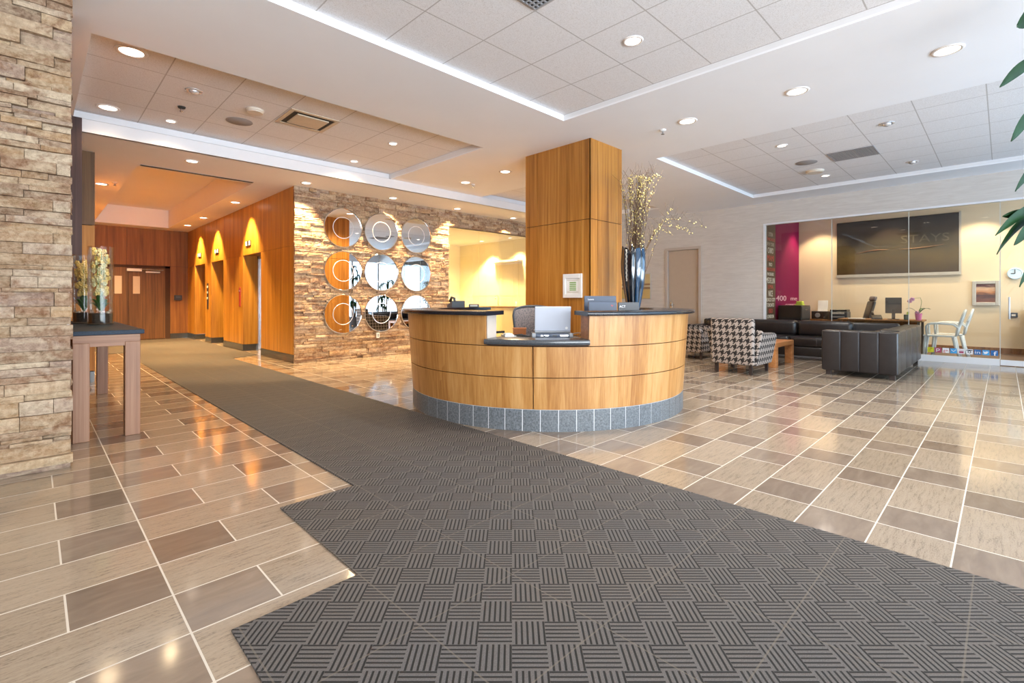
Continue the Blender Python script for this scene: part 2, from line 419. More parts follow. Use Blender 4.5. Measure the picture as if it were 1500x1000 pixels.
# ------------------------------------------------------------------ mesh helpers
class MB:
    def __init__(s): s.v = []; s.f = []; s.tone = []
    def add(s, vs, fs):
        b = len(s.v); s.v += [tuple(q) for q in vs]; s.f += [tuple(b + i for i in f) for f in fs]
        return s
    def box(s, x0, x1, y0, y1, z0, z1):
        return s.add([(x0, y0, z0), (x1, y0, z0), (x1, y1, z0), (x0, y1, z0), (x0, y0, z1), (x1, y0, z1), (x1, y1, z1), (x0, y1, z1)],
                     [(0, 3, 2, 1), (4, 5, 6, 7), (0, 1, 5, 4), (1, 2, 6, 5), (2, 3, 7, 6), (3, 0, 4, 7)])
    def rbox(s, x0, x1, y0, y1, z0, z1, r=.01, seg=3, M=None):
        bm = bmesh.new(); bmesh.ops.create_cube(bm, size=1)
        for v in bm.verts:
            v.co = Vector((x0 + (v.co.x + .5) * (x1 - x0), y0 + (v.co.y + .5) * (y1 - y0), z0 + (v.co.z + .5) * (z1 - z0)))
        r = min(r, .49 * min(abs(x1 - x0), abs(y1 - y0), abs(z1 - z0)))
        bmesh.ops.bevel(bm, geom=bm.edges[:], offset=r, segments=seg, profile=.5, affect='EDGES')
        bm.verts.index_update()
        s.add([(M @ v.co if M else v.co) for v in bm.verts], [[v.index for v in f.verts] for f in bm.faces])
        bm.free()
        return s
    def prism(s, pts, M=None, z0=0, z1=1):
        n = len(pts); vs = [Vector((x, y, z0)) for x, y in pts] + [Vector((x, y, z1)) for x, y in pts]
        if M: vs = [M @ v for v in vs]
        return s.add(vs, [tuple(range(n))[::-1], tuple(range(n, 2 * n))] + [(i, (i + 1) % n, n + (i + 1) % n, n + i) for i in range(n)])
    def lathe(s, prof, n=32, c=(0, 0, 0), M=None, caps=True):
        vs, fs = [], []
        for r, z in prof:
            for k in range(n):
                a = 2 * pi * k / n; q = Vector((r * cos(a), r * sin(a), z))
                if M: q = M @ q
                vs.append(q + Vector(c))
        m = len(prof)
        for i in range(m - 1):
            for k in range(n):
                fs.append((i * n + k, i * n + (k + 1) % n, (i + 1) * n + (k + 1) % n, (i + 1) * n + k))
        if caps and prof[0][0] > 1e-5: fs.append(tuple(range(n))[::-1])
        if caps and prof[-1][0] > 1e-5: fs.append(tuple(range((m - 1) * n, m * n)))
        return s.add(vs, fs)
    def tube(s, pts, r, n=8, cap=True):
        pts = [Vector(p) for p in pts]; m = len(pts)
        rs = r if isinstance(r, (list, tuple)) else [r] * m
        vs, fs = [], []
        up = None
        for i, p in enumerate(pts):
            t = (pts[min(i + 1, m - 1)] - pts[max(i - 1, 0)]).normalized()
            if up is None:
                up = Vector((0, 0, 1)) if abs(t.z) < .9 else Vector((1, 0, 0))
            x = t.cross(up).normalized(); up = x.cross(t).normalized()
            for k in range(n):
                a = 2 * pi * k / n
                vs.append(p + (x * cos(a) + up * sin(a)) * rs[i])
        for i in range(m - 1):
            for k in range(n):
                fs.append((i * n + k, i * n + (k + 1) % n, (i + 1) * n + (k + 1) % n, (i + 1) * n + k))
        if cap: fs += [tuple(range(n))[::-1], tuple(range((m - 1) * n, m * n))]
        return s.add(vs, fs)
    def arc(s, c, a0, a1, prof, n=48):
        """closed (r,z) outline swept about c from angle a0 to a1"""
        k = len(prof); vs, fs = [], []
        for i in range(n + 1):
            a = a0 + (a1 - a0) * i / n
            for r, z in prof: vs.append((c[0] + r * cos(a), c[1] + r * sin(a), z))
        for i in range(n):
            for j in range(k):
                fs.append((i * k + j, i * k + (j + 1) % k, (i + 1) * k + (j + 1) % k, (i + 1) * k + j))
        fs += [tuple(range(k))[::-1], tuple(range(n * k, n * k + k))]
        return s.add(vs, fs)
    def sphere(s, c, r, n=10, m=6, sc=(1, 1, 1)):
        prof = [(sin(pi * i / m), -cos(pi * i / m)) for i in range(m + 1)]
        M = Matrix.Diagonal((r * sc[0], r * sc[1], r * sc[2])).to_4x4()
        return s.lathe([(max(a, 1e-6), b) for a, b in prof], n, c, M)
    def build(s, name, mat, parent=None, smooth=False, loc=None, rot=None, angle=None):
        me = bpy.data.meshes.new(name); me.from_pydata(s.v, [], s.f); me.update()
        bm = bmesh.new(); bm.from_mesh(me)
        bmesh.ops.remove_doubles(bm, verts=bm.verts, dist=1e-6)
        bmesh.ops.recalc_face_normals(bm, faces=bm.faces); bm.to_mesh(me); bm.free()
        me.materials.append(MATS[mat])
        if smooth:
            for q in me.polygons: q.use_smooth = True
            if angle is not None:
                try: me.set_sharp_from_angle(angle=radians(angle))
                except Exception: pass
        o = bpy.data.objects.new(name, me); COL.objects.link(o)
        if parent: o.parent = parent
        if loc: o.location = loc
        if rot: o.rotation_euler = rot
        return o

def thing(name, label, cat, loc=(0, 0, 0), rz=0, group=None):
    o = bpy.data.objects.new(name, None); COL.objects.link(o)
    o.empty_display_size = .1
    o.location = loc; o.rotation_euler = (0, 0, rz)
    tag(o, label, cat, group)
    return o
def tag(o, label, cat, group=None):
    o['label'] = label; o['category'] = cat
    if group: o['group'] = group
    return o
def struct(o, label=None):
    o['kind'] = 'structure'
    if label: o['label'] = label
    return o
def copy_tree(o, parent=None):
    c = o.copy(); COL.objects.link(c)
    if parent: c.parent = parent
    for ch in list(o.children): copy_tree(ch, c)
    return c
def text_mesh(body, size, M, depth=.002, align='LEFT', squeeze=None):
    cu = bpy.data.curves.new('t', 'FONT'); cu.body = body; cu.size = size; cu.align_x = align; cu.extrude = depth / 2
    cu.resolution_u = 3
    o = bpy.data.objects.new('t', cu); COL.objects.link(o)
    dg = bpy.context.evaluated_depsgraph_get(); dg.update()
    me = bpy.data.meshes.new_from_object(o.evaluated_get(dg))
    vs = [v.co.copy() for v in me.vertices]; fs = [tuple(p.vertices) for p in me.polygons]
    if squeeze and vs:
        w = max(v.x for v in vs) - min(v.x for v in vs); mn = min(v.x for v in vs)
        for v in vs: v.x = (v.x - mn) * squeeze / max(w, 1e-4)
    bpy.data.objects.remove(o); bpy.data.curves.remove(cu); bpy.data.meshes.remove(me)
    b = MB(); b.add([M @ v for v in vs], fs)
    return b
def Mx(org, ex, ey):
    ex, ey = Vector(ex).normalized(), Vector(ey).normalized(); ez = ex.cross(ey)
    return Matrix(((ex.x, ey.x, ez.x, org[0]), (ex.y, ey.y, ez.y, org[1]), (ex.z, ey.z, ez.z, org[2]), (0, 0, 0, 1)))
def plate_with_holes(b, x0, x1, y0, y1, z0, z1, holes):
    xs = sorted({x0, x1, *[q for h in holes for q in h[:2] if x0 < q < x1]}); ys = sorted({y0, y1, *[q for h in holes for q in h[2:] if y0 < q < y1]})
    for i in range(len(xs) - 1):
        for j in range(len(ys) - 1):
            cx, cy = (xs[i] + xs[i + 1]) / 2, (ys[j] + ys[j + 1]) / 2
            if any(h[0] < cx < h[1] and h[2] < cy < h[3] for h in holes): continue
            b.box(xs[i], xs[i + 1], ys[j], ys[j + 1], z0, z1)
#@@SETTING
from mathutils import noise as mnoise
XR, XE, YM, YF, ZC, ZS = 12.02, 3.37, 9.03, 7.95, 3.38, 3.22
# ------------------------------------------------------------------ floor and carpet
struct(MB().box(-3, 15.2, -3.5, 17.7, -.05, 0).build('floor', 'floor_tiles'))
struct(MB().box(XR + .03, 14.8, -3.5, 3.9, 0, .004).build('floor_office', 'office_floor'))
car = MB().prism([(.49, -3.4), (2.79, -3.4), (2.79, 10.65), (3.33, 10.95), (3.33, 17.2), (1.0, 17.2), (1.0, 13.4), (1.41, 13.4), (1.41, 2.81), (.97, 2.80), (.965, 1.89), (.49, 1.88)], z0=.0, z1=.008)
tag(car.build('entrance_carpet', 'carpet'), 'long dark grey basketweave entrance carpet running past the curved desk to the lifts', 'carpet')

# ------------------------------------------------------------------ ceilings
H_TRAY = (-1.6, 4.71, -2.2, 3.85); H_LEFT = (.35, 4.70, 5.36, YF + .06); H_RIGHT = (7.0, 11.22, -2.4, 3.85); H_FAR = (6.92, 10.85, 5.88, YF + .06)
b = MB(); plate_with_holes(b, -3, XR, -3.5, YF, ZC, ZC + .02, [H_TRAY, H_LEFT, H_RIGHT, H_FAR])
struct(b.build('ceiling', 'ceiling_white'))
def recess(h, zt, mat, name):
    x0, x1, y0, y1 = h
    struct(MB().box(x0, x1, y0, y1, zt, zt + .02).build('ceiling_' + name, mat))
    b = MB(); t = .03
    b.box(x0 - t, x0, y0 - t, y1 + t, ZC + .02, zt + .02).box(x1, x1 + t, y0 - t, y1 + t, ZC + .02, zt + .02)
    b.box(x0, x1, y0 - t, y0, ZC + .02, zt + .02).box(x0, x1, y1, y1 + t, ZC + .02, zt + .02)
    struct(b.build('trim_' + name, 'trim_white'))
recess(H_TRAY, 3.45, 'tiles_tray', 'tray'); recess(H_LEFT, 3.48, 'tiles_left', 'lift_side')
recess(H_RIGHT, 3.45, 'tiles_right', 'lounge'); recess(H_FAR, 3.48, 'tiles_left', 'behind_column')
struct(MB().box(.43, XR, YF, YF + .055, ZS, ZC).build('trim_fascia', 'trim_white'))
struct(MB().box(.20, .43, YF - .02, YF + .12, 1.12, ZC).build('trim_fin', 'wood_deep'))
b = MB(); HC = (1.15, 2.78, 9.42, 16.9)
plate_with_holes(b, .2, XR, YF + .02, YM + .1, ZS, ZS + .02, []); plate_with_holes(b, .2, XE + .4, YM + .1, 17.6, ZS, ZS + .02, [HC])
struct(b.build('ceiling_soffit', 'ceiling_white'))
x0, x1, y0, y1 = HC
struct(MB().box(x0 - .03, x1 + .03, y0 - .03, y1 + .03, 3.72, 3.74).build('ceiling_corridor', 'ceiling_white'))
struct(MB().box(x0 - .03, x0, y0 - .03, y1 + .03, ZS + .02, 3.72).box(x1, x1 + .03, y0 - .03, y1 + .03, ZS + .02, 3.72)
       .box(x0, x1, y0 - .03, y0, ZS + .02, 3.72).box(x0, x1, y1, y1 + .03, ZS + .02, 3.72).build('trim_corridor', 'ceiling_white'))
struct(MB().box(-3.2, 15.3, -3.6, 17.8, 3.8, 3.9).build('ceiling_sky_blocker', 'void_dark'))  # unseen slab added above the ceilings to keep sky light out

# ------------------------------------------------------------------ ledge stone
def stones(name, runs, mat, backing, heights=(.036, .045, .052, .06, .075, .09)):
    vs, fs, tone = [], [], []
    for (P, u0, u1, z0, z1, cell, dmin, dmax, keep, jag0, jag1, seed) in runs:
        rng = random.Random(seed); z = z0
        while z < z1 - .004:
            h = rng.choice(heights); h = min(h, z1 - z)
            if z1 - z - h < .025: h = z1 - z
            u = u0 + rng.uniform(-jag0, jag0)
            end = u1 + rng.uniform(-jag1, jag1)
            u -= 0 if jag0 else rng.uniform(0, .12)
            while u < end - .006:
                l = rng.uniform(.11, .42); e = min(u + l, end)
                if end - e < .07: e = end
                a = max(u, u0 - jag0)
                if e - a > .01 and keep((a + e) / 2, z + h / 2):
                    d0 = rng.uniform(dmin, dmax); t = rng.random(); tilt = rng.uniform(-.01, .01)
                    nx, nz = max(2, int((e - a) / cell)), max(2, int(h / cell)); g = .0014; sd = rng.uniform(0, 50)
                    base = len(vs)
                    for i in range(nx + 1):
                        for k in range(nz + 1):
                            uu = a + g + (e - a - 2 * g) * i / nx; zz = z + g + (h - 2 * g) * k / nz
                            nv = mnoise.noise((uu * 14 + sd, zz * 22, sd)) * .010 + mnoise.noise((uu * 45, zz * 60 + sd, 3)) * .005
                            edge = i in (0, nx) or k in (0, nz)
                            d = d0 + nv + tilt * (i / nx - .5) - (.006 if edge else 0)
                            if edge and not(i in (0, nx)): zz += mnoise.noise((uu * 20, sd, z)) * .0015
                            vs.append(P(uu, zz, d)); tone.append(t)
                    q = nz + 1
                    for i in range(nx):
                        for k in range(nz): fs.append((base + i * q + k, base + (i + 1) * q + k, base + (i + 1) * q + k + 1, base + i * q + k + 1))
                    ring = [i * q for i in range(nx + 1)] + [nx * q + k for k in range(1, nz + 1)] + [i * q + nz for i in range(nx - 1, -1, -1)] + [k for k in range(nz - 1, 0, -1)]
                    bb = len(vs)
                    for r in ring:
                        i, k = divmod(r, q)
                        vs.append(P(a + g + (e - a - 2 * g) * i / nx, z + g + (h - 2 * g) * k / nz, -.02)); tone.append(t)
                    m = len(ring)
                    for r in range(m): fs.append((base + ring[r], bb + r, bb + (r + 1) % m, base + ring[(r + 1) % m]))
                u = e
            z += h
    for (x0, x1, y0, y1, z0, z1) in backing:
        bx = MB().box(x0, x1, y0, y1, z0, z1); o = len(vs); vs += bx.v; fs += [tuple(o + i for i in f) for f in bx.f]; tone += [.05] * 8
    me = bpy.data.meshes.new(name); me.from_pydata(vs, [], fs); me.update()
    at = me.attributes.new('tone', 'FLOAT', 'POINT'); at.data.foreach_set('value', tone)
    bm = bmesh.new(); bm.from_mesh(me); bmesh.ops.recalc_face_normals(bm, faces=bm.faces); bm.to_mesh(me); bm.free()
    me.materials.append(MATS[mat])
    o = bpy.data.objects.new(name, me); COL.objects.link(o)
    return struct(o)
# the stone pier left of the picture (face towards -Y at 4.49, returned on its right side)
yes = lambda u, z: True
stones('wall_stone_pier', [(lambda u, z, d: (u, 4.53 - d, z), -1.2, .192, 0, ZC, .02, .002, .05, yes, 0, .008, 3),
                            (lambda u, z, d: (.17 + d, u, z), 4.545, 5.05, 0, ZC, .04, .004, .03, yes, .0, .01, 5)],
       'ledge_stone', [(-1.25, .165, 4.545, 5.05, 0, ZC)], (.028, .036, .045, .052, .06, .075, .095))
# stone wall carrying the mirrors, with the glazed opening to the kitchenette
win = lambda u, z: not (u > 6.85 and u < 9.95 and z < 2.86)
stones('wall_north', [(lambda u, z, d: (u, YM - d, z), XE - .002, 6.85, 0, ZS, .04, .002, .05, yes, 0.004, .0, 8),
                       (lambda u, z, d: (u, YM - d, z), 6.86, 9.95, 2.87, ZS, .06, .004, .03, yes, 0, 0, 9),
                       (lambda u, z, d: (u, YM - d, z), 9.96, XR, 0, ZS, .08, .004, .03, yes, 0, 0, 10)],
       'ledge_stone_far', [(XE + .01, 6.85, YM + .005, YM + .12, 0, ZS), (6.85, 9.95, YM + .005, YM + .12, 2.86, ZS), (9.95, XR, YM + .005, YM + .12, 0, ZS)])
# ------------------------------------------------------------------ glazed opening, kitchenette behind
def pane(name, x0, x1, y0, y1, z0, z1, mat='glass_clear'): return struct(MB().box(x0, x1, y0, y1, z0, z1).build(name, mat))
pane('window_1', 6.86, 7.828, YM + .05, YM + .062, 0, 2.85); pane('window_2', 7.834, 9.94, YM + .05, YM + .062, 0, 2.85)
struct(MB().box(6.86, 9.94, YM + .03, YM + .085, 2.845, 2.865).build('trim_kitchen_glass', 'steel_dark'))
struct(MB().box(6.2, 10.05, 12.5, 12.6, 0, 2.95).build('wall_kitchen_back', 'kitchen_cream'))
kw = MB(); ys = [9.12, 10.0, 10.62, 11.24, 11.86, 12.5]
for i in range(5):
    for (a, c) in ((0, 1.26), (1.27, 2.92)): kw.box(9.95, 10.0, ys[i] + .003, ys[i + 1] - .003, a, c)
kw.box(9.965, 10.05, 9.12, 12.5, 0, 2.95)
struct(kw.build('wall_kitchen_right', 'kitchen_cream'))
struct(MB().box(6.2, 6.3, 9.15, 12.5, 0, 2.95).build('wall_kitchen_left', 'kitchen_cream'))
struct(MB().box(6.2, 10.05, 9.15, 12.6, 2.9, 2.95).build('ceiling_kitchen', 'ceiling_white'))

# ------------------------------------------------------------------ lift wall, lift doors
doors = [(10.83, 12.03), (13.60, 14.76), (15.40, 16.59)]
b = MB(); seg = [9.05, 9.95, 10.83]
def wall_run(b, ylist, z0, z1):
    for i in range(len(ylist) - 1): b.box(XE, XE + .03, ylist[i] + .003, ylist[i + 1] - .003, z0 + .003, z1 - .003)
for run in ([9.05, 9.62, 10.2, 10.83], [12.03, 12.8, 13.6], [14.76, 15.4], [16.59, 17.5]): wall_run(b, run, .15, 2.145)
wall_run(b, [9.05, 9.62, 10.2, 10.83, 12.03, 12.8, 13.6, 14.76, 15.4, 16.59, 17.5], 2.145, ZS)
for (a, c) in doors:
    b.box(XE + .03, XE + .30, c, c + .03, .15, 2.17).box(XE + .03, XE + .30, a - .03, a, .15, 2.17).box(XE + .012, XE + .30, a - .03, c + .03, 2.15, 2.18)
struct(b.build('wall_lifts', 'wood_lift'))
b = MB()
ed = [9.06] + [q for d in doors for q in d] + [17.5]
for i in range(0, len(ed), 2): b.box(XE + .02, XE + .06, ed[i] + (.03 if i else 0), ed[i + 1] - .03, .1, ZS)
for (a, c) in doors: b.box(XE + .02, XE + .06, a - .03, c + .03, 2.16, ZS)
struct(b.build('wall_lifts_backing', 'groove_dark'))
struct(MB().box(XE + .55, XE + .65, 9.1, 17.6, 0, 3.7).build('wall_lift_shaft', 'void_dark'))
b = MB()
for i in range(0, len(ed), 2):
    y = ed[i]
    while y < ed[i + 1] - .05:
        e = min(y + .3, ed[i + 1]); b.box(XE - .004, XE + .03, y + .002, e - .002, 0, .148); y = e
for (a, c) in doors: b.box(XE, XE + .30, c, c + .034, 0, .148).box(XE, XE + .30, a - .034, a, 0, .148)
struct(b.build('baseboard_lifts', 'granite_grey'))
for k, (a, c) in enumerate(doors):
    f = MB().box(XE + .30, XE + .36, c - .06, c + .05, 0, 2.15).box(XE + .30, XE + .36, a - .05, a + .06, 0, 2.15).box(XE + .30, XE + .36, a, c, 2.08, 2.2)
    o = struct(f.build('door_%d' % (k + 1), 'steel'))
    m = (a + c) / 2
    MB().box(XE + .36, XE + .40, a, m - .002, .01, 2.1).build('door_leaf', 'steel', o); MB().box(XE + .36, XE + .40, m + .002, c, .01, 2.1).build('door_leaf', 'steel', o)
where = ['nearest the stone wall', 'in the middle of the lift wall', 'farthest down the corridor']
for k, (a, c) in enumerate(doors):
    m = a + (.8 if k == 0 else .58); z = (2.39, 2.40, 2.42)[k]
    t = thing('lift_indicator', 'small lit floor indicator above the lift door ' + where[k], 'indicator', (XE, m, z), group='lift indicators')
    MB().rbox(-.018, 0, -.16, .16, -.06, .06, .006).build('case', 'black_plastic', t)
    MB().box(-.021, -.017, .06, .15, -.045, .045).build('arrow_lamp', 'indicator_glow', t); MB().box(-.021, -.017, -.15, -.06, -.045, .045).build('arrow_lamp', 'indicator_glow', t)
t = thing('call_panel', 'red upright call plate on the wood between the first two lift doors', 'call button', (XE, 12.25, 1.2))
MB().rbox(-.015, 0, -.05, .05, -.2, .24, .004).build('plate', 'red_panel', t); MB().lathe([(.02, 0), (.02, .01)], 14, (-.015, 0, .16), Matrix.Rotation(radians(-90), 4, 'Y')).build('button', 'chrome', t)
t = thing('call_panel', 'narrow dark call plate with pale buttons between the far lift doors', 'call button', (XE, 15.1, 1.2))
MB().rbox(-.015, 0, -.06, .06, -.3, .4, .004).build('plate', 'black_plastic', t)
for z in (.3, .15, 0): MB().box(-.02, -.014, -.035, .035, z - .03, z + .03).build('button', 'white_plastic', t)
# end wall with the pair of doors
b = MB()
for (x0, x1) in ((.56, 1.05), (1.05, 1.90), (1.90, 2.92), (2.92, 3.37)): b.box(x0 + .003, x1 - .003, 17.5, 17.53, 2.155, ZS)
b.box(2.925, 3.37, 17.5, 17.53, .15, 2.148)
struct(b.build('wall_corridor_end', 'wood_dark'))
struct(MB().box(.4, 3.5, 17.53, 17.6, 0, 3.3).build('wall_corridor_end_backing', 'groove_dark'))
struct(MB().box(2.925, 3.37, 17.49, 17.53, 0, .148).build('baseboard_end', 'granite_grey'))
o = struct(MB().box(2.80, 2.92, 17.49, 17.53, 0, 2.15).box(1.1, 2.92, 17.49, 17.53, 2.09, 2.15).build('door_4', 'groove_dark'))
MB().box(1.1, 1.93, 17.495, 17.528, .02, 2.08).build('door_leaf', 'wood_door', o); MB().box(1.94, 2.80, 17.495, 17.528, .02, 2.08).build('door_leaf', 'wood_door', o)
for x in (1.63, 2.04): MB().box(x, x + .16, 17.487, 17.5, 1.33, 1.83).build('vision_panel', 'door_beige', o)
for x in (1.9, 2.33): MB().rbox(x, x + .34, 17.44, 17.495, 1.97 if x < 2 else 1.94, 2.05 if x < 2 else 1.98, .008).build('door_closer', 'white_plastic', o)
MB().tube([(2.2, 17.45, 2.03), (2.75, 17.45, 2.02)], .012).build('closer_arm', 'steel', o)
t = thing('card_reader', 'small black reader box on the wood beside the corridor end doors', 'card reader', (3.12, 17.5, 1.22))
MB().rbox(-.1, .1, -.03, 0, -.075, .075, .006).build('case', 'black_plastic', t); MB().box(-.06, .06, -.033, -.029, -.01, .045).build('window', 'dark_plastic', t)
# left side: wood pier face, wall behind the console table
struct(MB().box(.2, .62, 8.96, 8.99, 2.2, ZS).build('wall_west_pier_top', 'wood_door'))
b = MB().box(.2, .62, 8.96, 8.99, .16, 2.19).box(.59, .62, 8.99, 17.5, .16, ZS)
struct(b.build('wall_west_pier', 'wood_pier')); struct(MB().box(.2, .615, 8.955, 8.99, 0, .15).box(.58, .62, 8.99, 17.5, 0, .15).build('baseboard_west', 'granite_grey'))
struct(MB().box(.08, .18, 5.05, 17.6, 0, ZS + .16).build('wall_west', 'wood_dark'))

# ------------------------------------------------------------------ right wall, its door, the glazed office
b = MB().box(XR, XR + .12, 3.9, 5.40, 0, ZC).box(XR, XR + .12, 6.30, 9.15, 0, ZC).box(XR, XR + .12, 5.40, 6.30, 2.50, ZC).box(XR, XR + .12, -3.5, 3.9, 2.90, ZC)
struct(b.build('wall_east', 'wall_waves'))
o = struct(MB().box(XR - .025, XR + .1, 5.36, 5.43, 0, 2.52).box(XR - .025, XR + .1, 6.27, 6.34, 0, 2.52).box(XR - .025, XR + .1, 5.43, 6.27, 2.45, 2.52).build('door_5', 'door_frame'))
MB().box(XR + .03, XR + .075, 5.435, 6.265, .01, 2.445).build('door_leaf', 'door_beige', o)
MB().tube([(XR + .03, 6.19, 1.02), (XR - .03, 6.19, 1.02), (XR - .03, 6.08, 1.02)], .011).rbox(XR + .018, XR + .032, 6.16, 6.22, .94, 1.10, .004).build('door_handle', 'steel', o)
struct(MB().box(XR + .1, XR + .13, 5.3, 6.4, 0, 2.6).build('wall_east_backing', 'void_dark'))
b = MB().box(XR - .01, XR + .08, 3.855, 3.90, 0, 2.90).box(XR - .012, XR + .08, -3.5, 3.90, 2.87, 2.905).box(XR - .012, XR + .07, .045, 3.86, 0, .115)
struct(b.build('trim_office_glass', 'trim_white'))
yy = [3.855, 2.556, 1.286, .045]
for k in range(3): pane('window_%d' % (k + 3), XR + .02, XR + .032, yy[k + 1] + .004, yy[k] - .004, .115, 2.87, 'glass_office')
for y_ in (yy[1], yy[2], yy[3] - .004):
    struct(MB().box(XR + .017, XR + .035, y_ - .005, y_ + .005, .115, 2.87).build('trim_pane_joint', 'pane_joint'))
o = pane('door_6', XR + .02, XR + .032, -.95, .037, .012, 2.865, 'glass_office')
MB().box(XR + .01, XR + .042, -.95, .037, .012, .105).build('rail', 'trim_white', o)
MB().tube([(XR - .05, -.07, .82), (XR - .05, -.07, 1.20)], .014).tube([(XR - .05, -.07, .86), (XR + .02, -.07, .86)], .009).tube([(XR - .05, -.07, 1.16), (XR + .02, -.07, 1.16)], .009).build('pull_handle', 'white_plastic', o, True)
pane('window_6', XR + .02, XR + .032, -3.45, -.958, .115, 2.87, 'glass_office'); struct(MB().box(XR - .012, XR + .07, -3.5, -.958, 0, .115).build('trim_office_sill', 'trim_white'))
struct(MB().box(14.8, 14.9, -3.5, 4.0, 0, 3.45).build('wall_office_back', 'office_cream')); struct(MB().box(XR + .12, 14.8, 3.92, 4.0, 0, 3.45).build('wall_office_side', 'office_cream'))
struct(MB().box(XR + .12, 14.9, -3.5, 4.0, 3.42, 3.46).build('ceiling_office', 'ceiling_white'))
struct(MB().box(14.78, 14.8, -3.5, 3.92, 0, .12).build('baseboard_office', 'wood_dark'))
# magenta feature panel and the strip of city names on the office side wall
t = thing('feature_panel', 'tall magenta wall panel with pale lettering behind the office glass', 'wall panel', (0, 3.917, 0))
MB().box(12.86, 14.78, -.02, 0, .05, 3.3).build('panel', 'magenta', t)
def side_text(body, size, x, z, mat, sq=None, name='lettering'):
    M = Mx((x, -.0215, z), (1, 0, 0), (0, 0, 1)); return text_mesh(body, size, M, .003, squeeze=sq).build(name, mat, t)
side_text('400', .185, 12.90, 1.13, 'magenta_text', .78); side_text('me', .15, 14.05, 1.14, 'magenta_text', .55)
side_text('CORPORA', .10, 13.62, .98, 'magenta_text', 1.1); MB().box(13.75, 14.75, -.023, -.02, .945, .955).build('underline', 'magenta_text', t)
t = thing('city_panel', 'narrow brown panel listing city names beside the magenta panel', 'wall panel', (0, 3.917, 0))
MB().box(12.16, 12.85, -.02, 0, .05, 3.3).build('panel', 'city_brown', t)
rows = [('LYON', 'g', .3, .14), ('CHICAGO', 'r', .62, .10), ('NEW YORK', 'g', .5, .12), ('CAIRO', 'w', .38, .19), ('MIAMI', 'r', .45, .2), ('RIO', 'w', .22, .12), ('VANCOUVER', 'r', .62, .11),
        ('PHOENIX', 'w', .45, .11), ('MEDELLIN', 'w', .58, .19), ('LIMA', 'r', .36, .13), ('NICE', 'w', .3, .2), ('MEXICO CITY', 'w', .66, .12), ('TORONTO', 'w', .5, .13), ('OSLO', 'r', .28, .15), ('LONDON', 'w', .46, .12), ('OTTAWA', 'w', .55, .16)]
z = 2.80
for body, c, w, h in rows:
    z -= h * .78 + .028
    side_text(body, h, 12.5 - w / 2, z, {'g': 'text_grey', 'r': 'text_red', 'w': 'text_white'}[c], w, 'city_name')

# ------------------------------------------------------------------ far sides of the room: window walls behind the camera
b = MB().box(-3.1, 15.2, -3.6, -3.45, 0, .12).box(-3.1, 15.2, -3.6, -3.45, 2.95, 3.8)
for x in (-3.05, -.9, .6, 2.6, 4.6, 6.6, 8.6, 10.6, 11.95, 14.75): b.box(x, x + .09, -3.58, -3.46, .1, 3)
struct(b.build('wall_south', 'trim_white'))
pane('window_7', -3, 15, -3.535, -3.525, .12, 2.95)
struct(MB().box(-3.12, -3, -3.5, 5.1, 0, 3.8).build('wall_west_front', 'wall_white'))
struct(MB().box(-3.12, -1.25, 5.0, 5.1, 0, 3.8).box(.18, .2, 5.0, 5.1, 0, 3.4).build('wall_west_return', 'wall_white'))
struct(MB().box(-30, 40, -40, -3.6, -.08, -.03).build('floor_outside', 'outside_paving'))

# ------------------------------------------------------------------ the wood-clad column
x0, x1, y0, y1 = 5.46, 6.235, 3.99, 5.23
b = MB(); t = .02
for (z0, z1) in ((.02, 2.266), (2.274, ZC)):
    for (ya, yb) in ((y0, 4.155), (4.155, 4.98), (4.98, y1)):
        b.box(x0, x0 + t, ya + .003, yb - .003, z0, z1).box(x1 - t, x1, ya + .003, yb - .003, z0, z1)
    for (xa, xb) in ((x0, 5.62), (5.62, 6.08), (6.08, x1)):
        b.box(xa + (.0 if xa == x0 else .003), xb - (.0 if xb == x1 else .003), y0, y0 + t, z0, z1).box(xa + .003, xb - .003, y1 - t, y1, z0, z1)
col = struct(b.build('column', 'wood_column'))
MB().box(x0 + .012, x1 - .012, y0 + .012, y1 - .012, 0, ZC).build('core', 'groove_dark', col)
col['label'] = 'square wood-clad column behind the reception desk'
#@@OBJECTS
# ------------------------------------------------------------------ curved reception desk
DC = (4.34, 3.83); TH0 = atan2(-DC[1], -DC[0])
A = lambda d: TH0 + radians(d)
def dp(a, r, z=0):   # a point at angle a (degrees to the right of the front), radius r
    return (DC[0] + r * cos(A(a)), DC[1] + r * sin(A(a)), z)
desk = thing('reception_desk', 'large round wooden reception desk with black stone counters in front of the column', 'reception desk')
def rw(z): return 1.545 + (z - .19) * .068
def panel(name, a0, a1, z0, z1, mat, thick=.03, inner=None):
    ri = inner or rw(z0) - thick
    pr = [(ri, z0), (rw(z0), z0), (rw(z1), z1), (ri, z1)]
    return MB().arc(DC, A(a0), A(a1), pr, max(8, int(abs(a1 - a0) / 2))).build(name, mat, desk, True, angle=35)
LA, RA = -143, 128
for (a0, a1) in ((LA, -4.05), (-3.75, RA)):
    panel('front_panel', a0, a1, .193, .468, 'wood_desk'); panel('front_panel', a0, a1, .475, .742, 'wood_desk')
panel('raised_panel', LA, -19.6, .749, 1.012, 'wood_desk'); panel('raised_panel', 13.75, RA, .749, 1.012, 'wood_desk')
MB().arc(DC, A(LA + .3), A(RA - .3), [(1.38, .02), (1.515, .02), (1.53, .75), (1.38, .75)], 90).build('carcass', 'groove_dark', desk, True, angle=35)
for (a0, a1) in ((LA + .3, -19.9), (14.05, RA - .3)):
    MB().arc(DC, A(a0), A(a1), [(1.36, .75), (1.555, .75), (1.565, 1.011), (1.36, 1.011)], 60).build('raised_carcass', 'wood_desk' if a0 > 0 else 'door_beige', desk, True, angle=35)
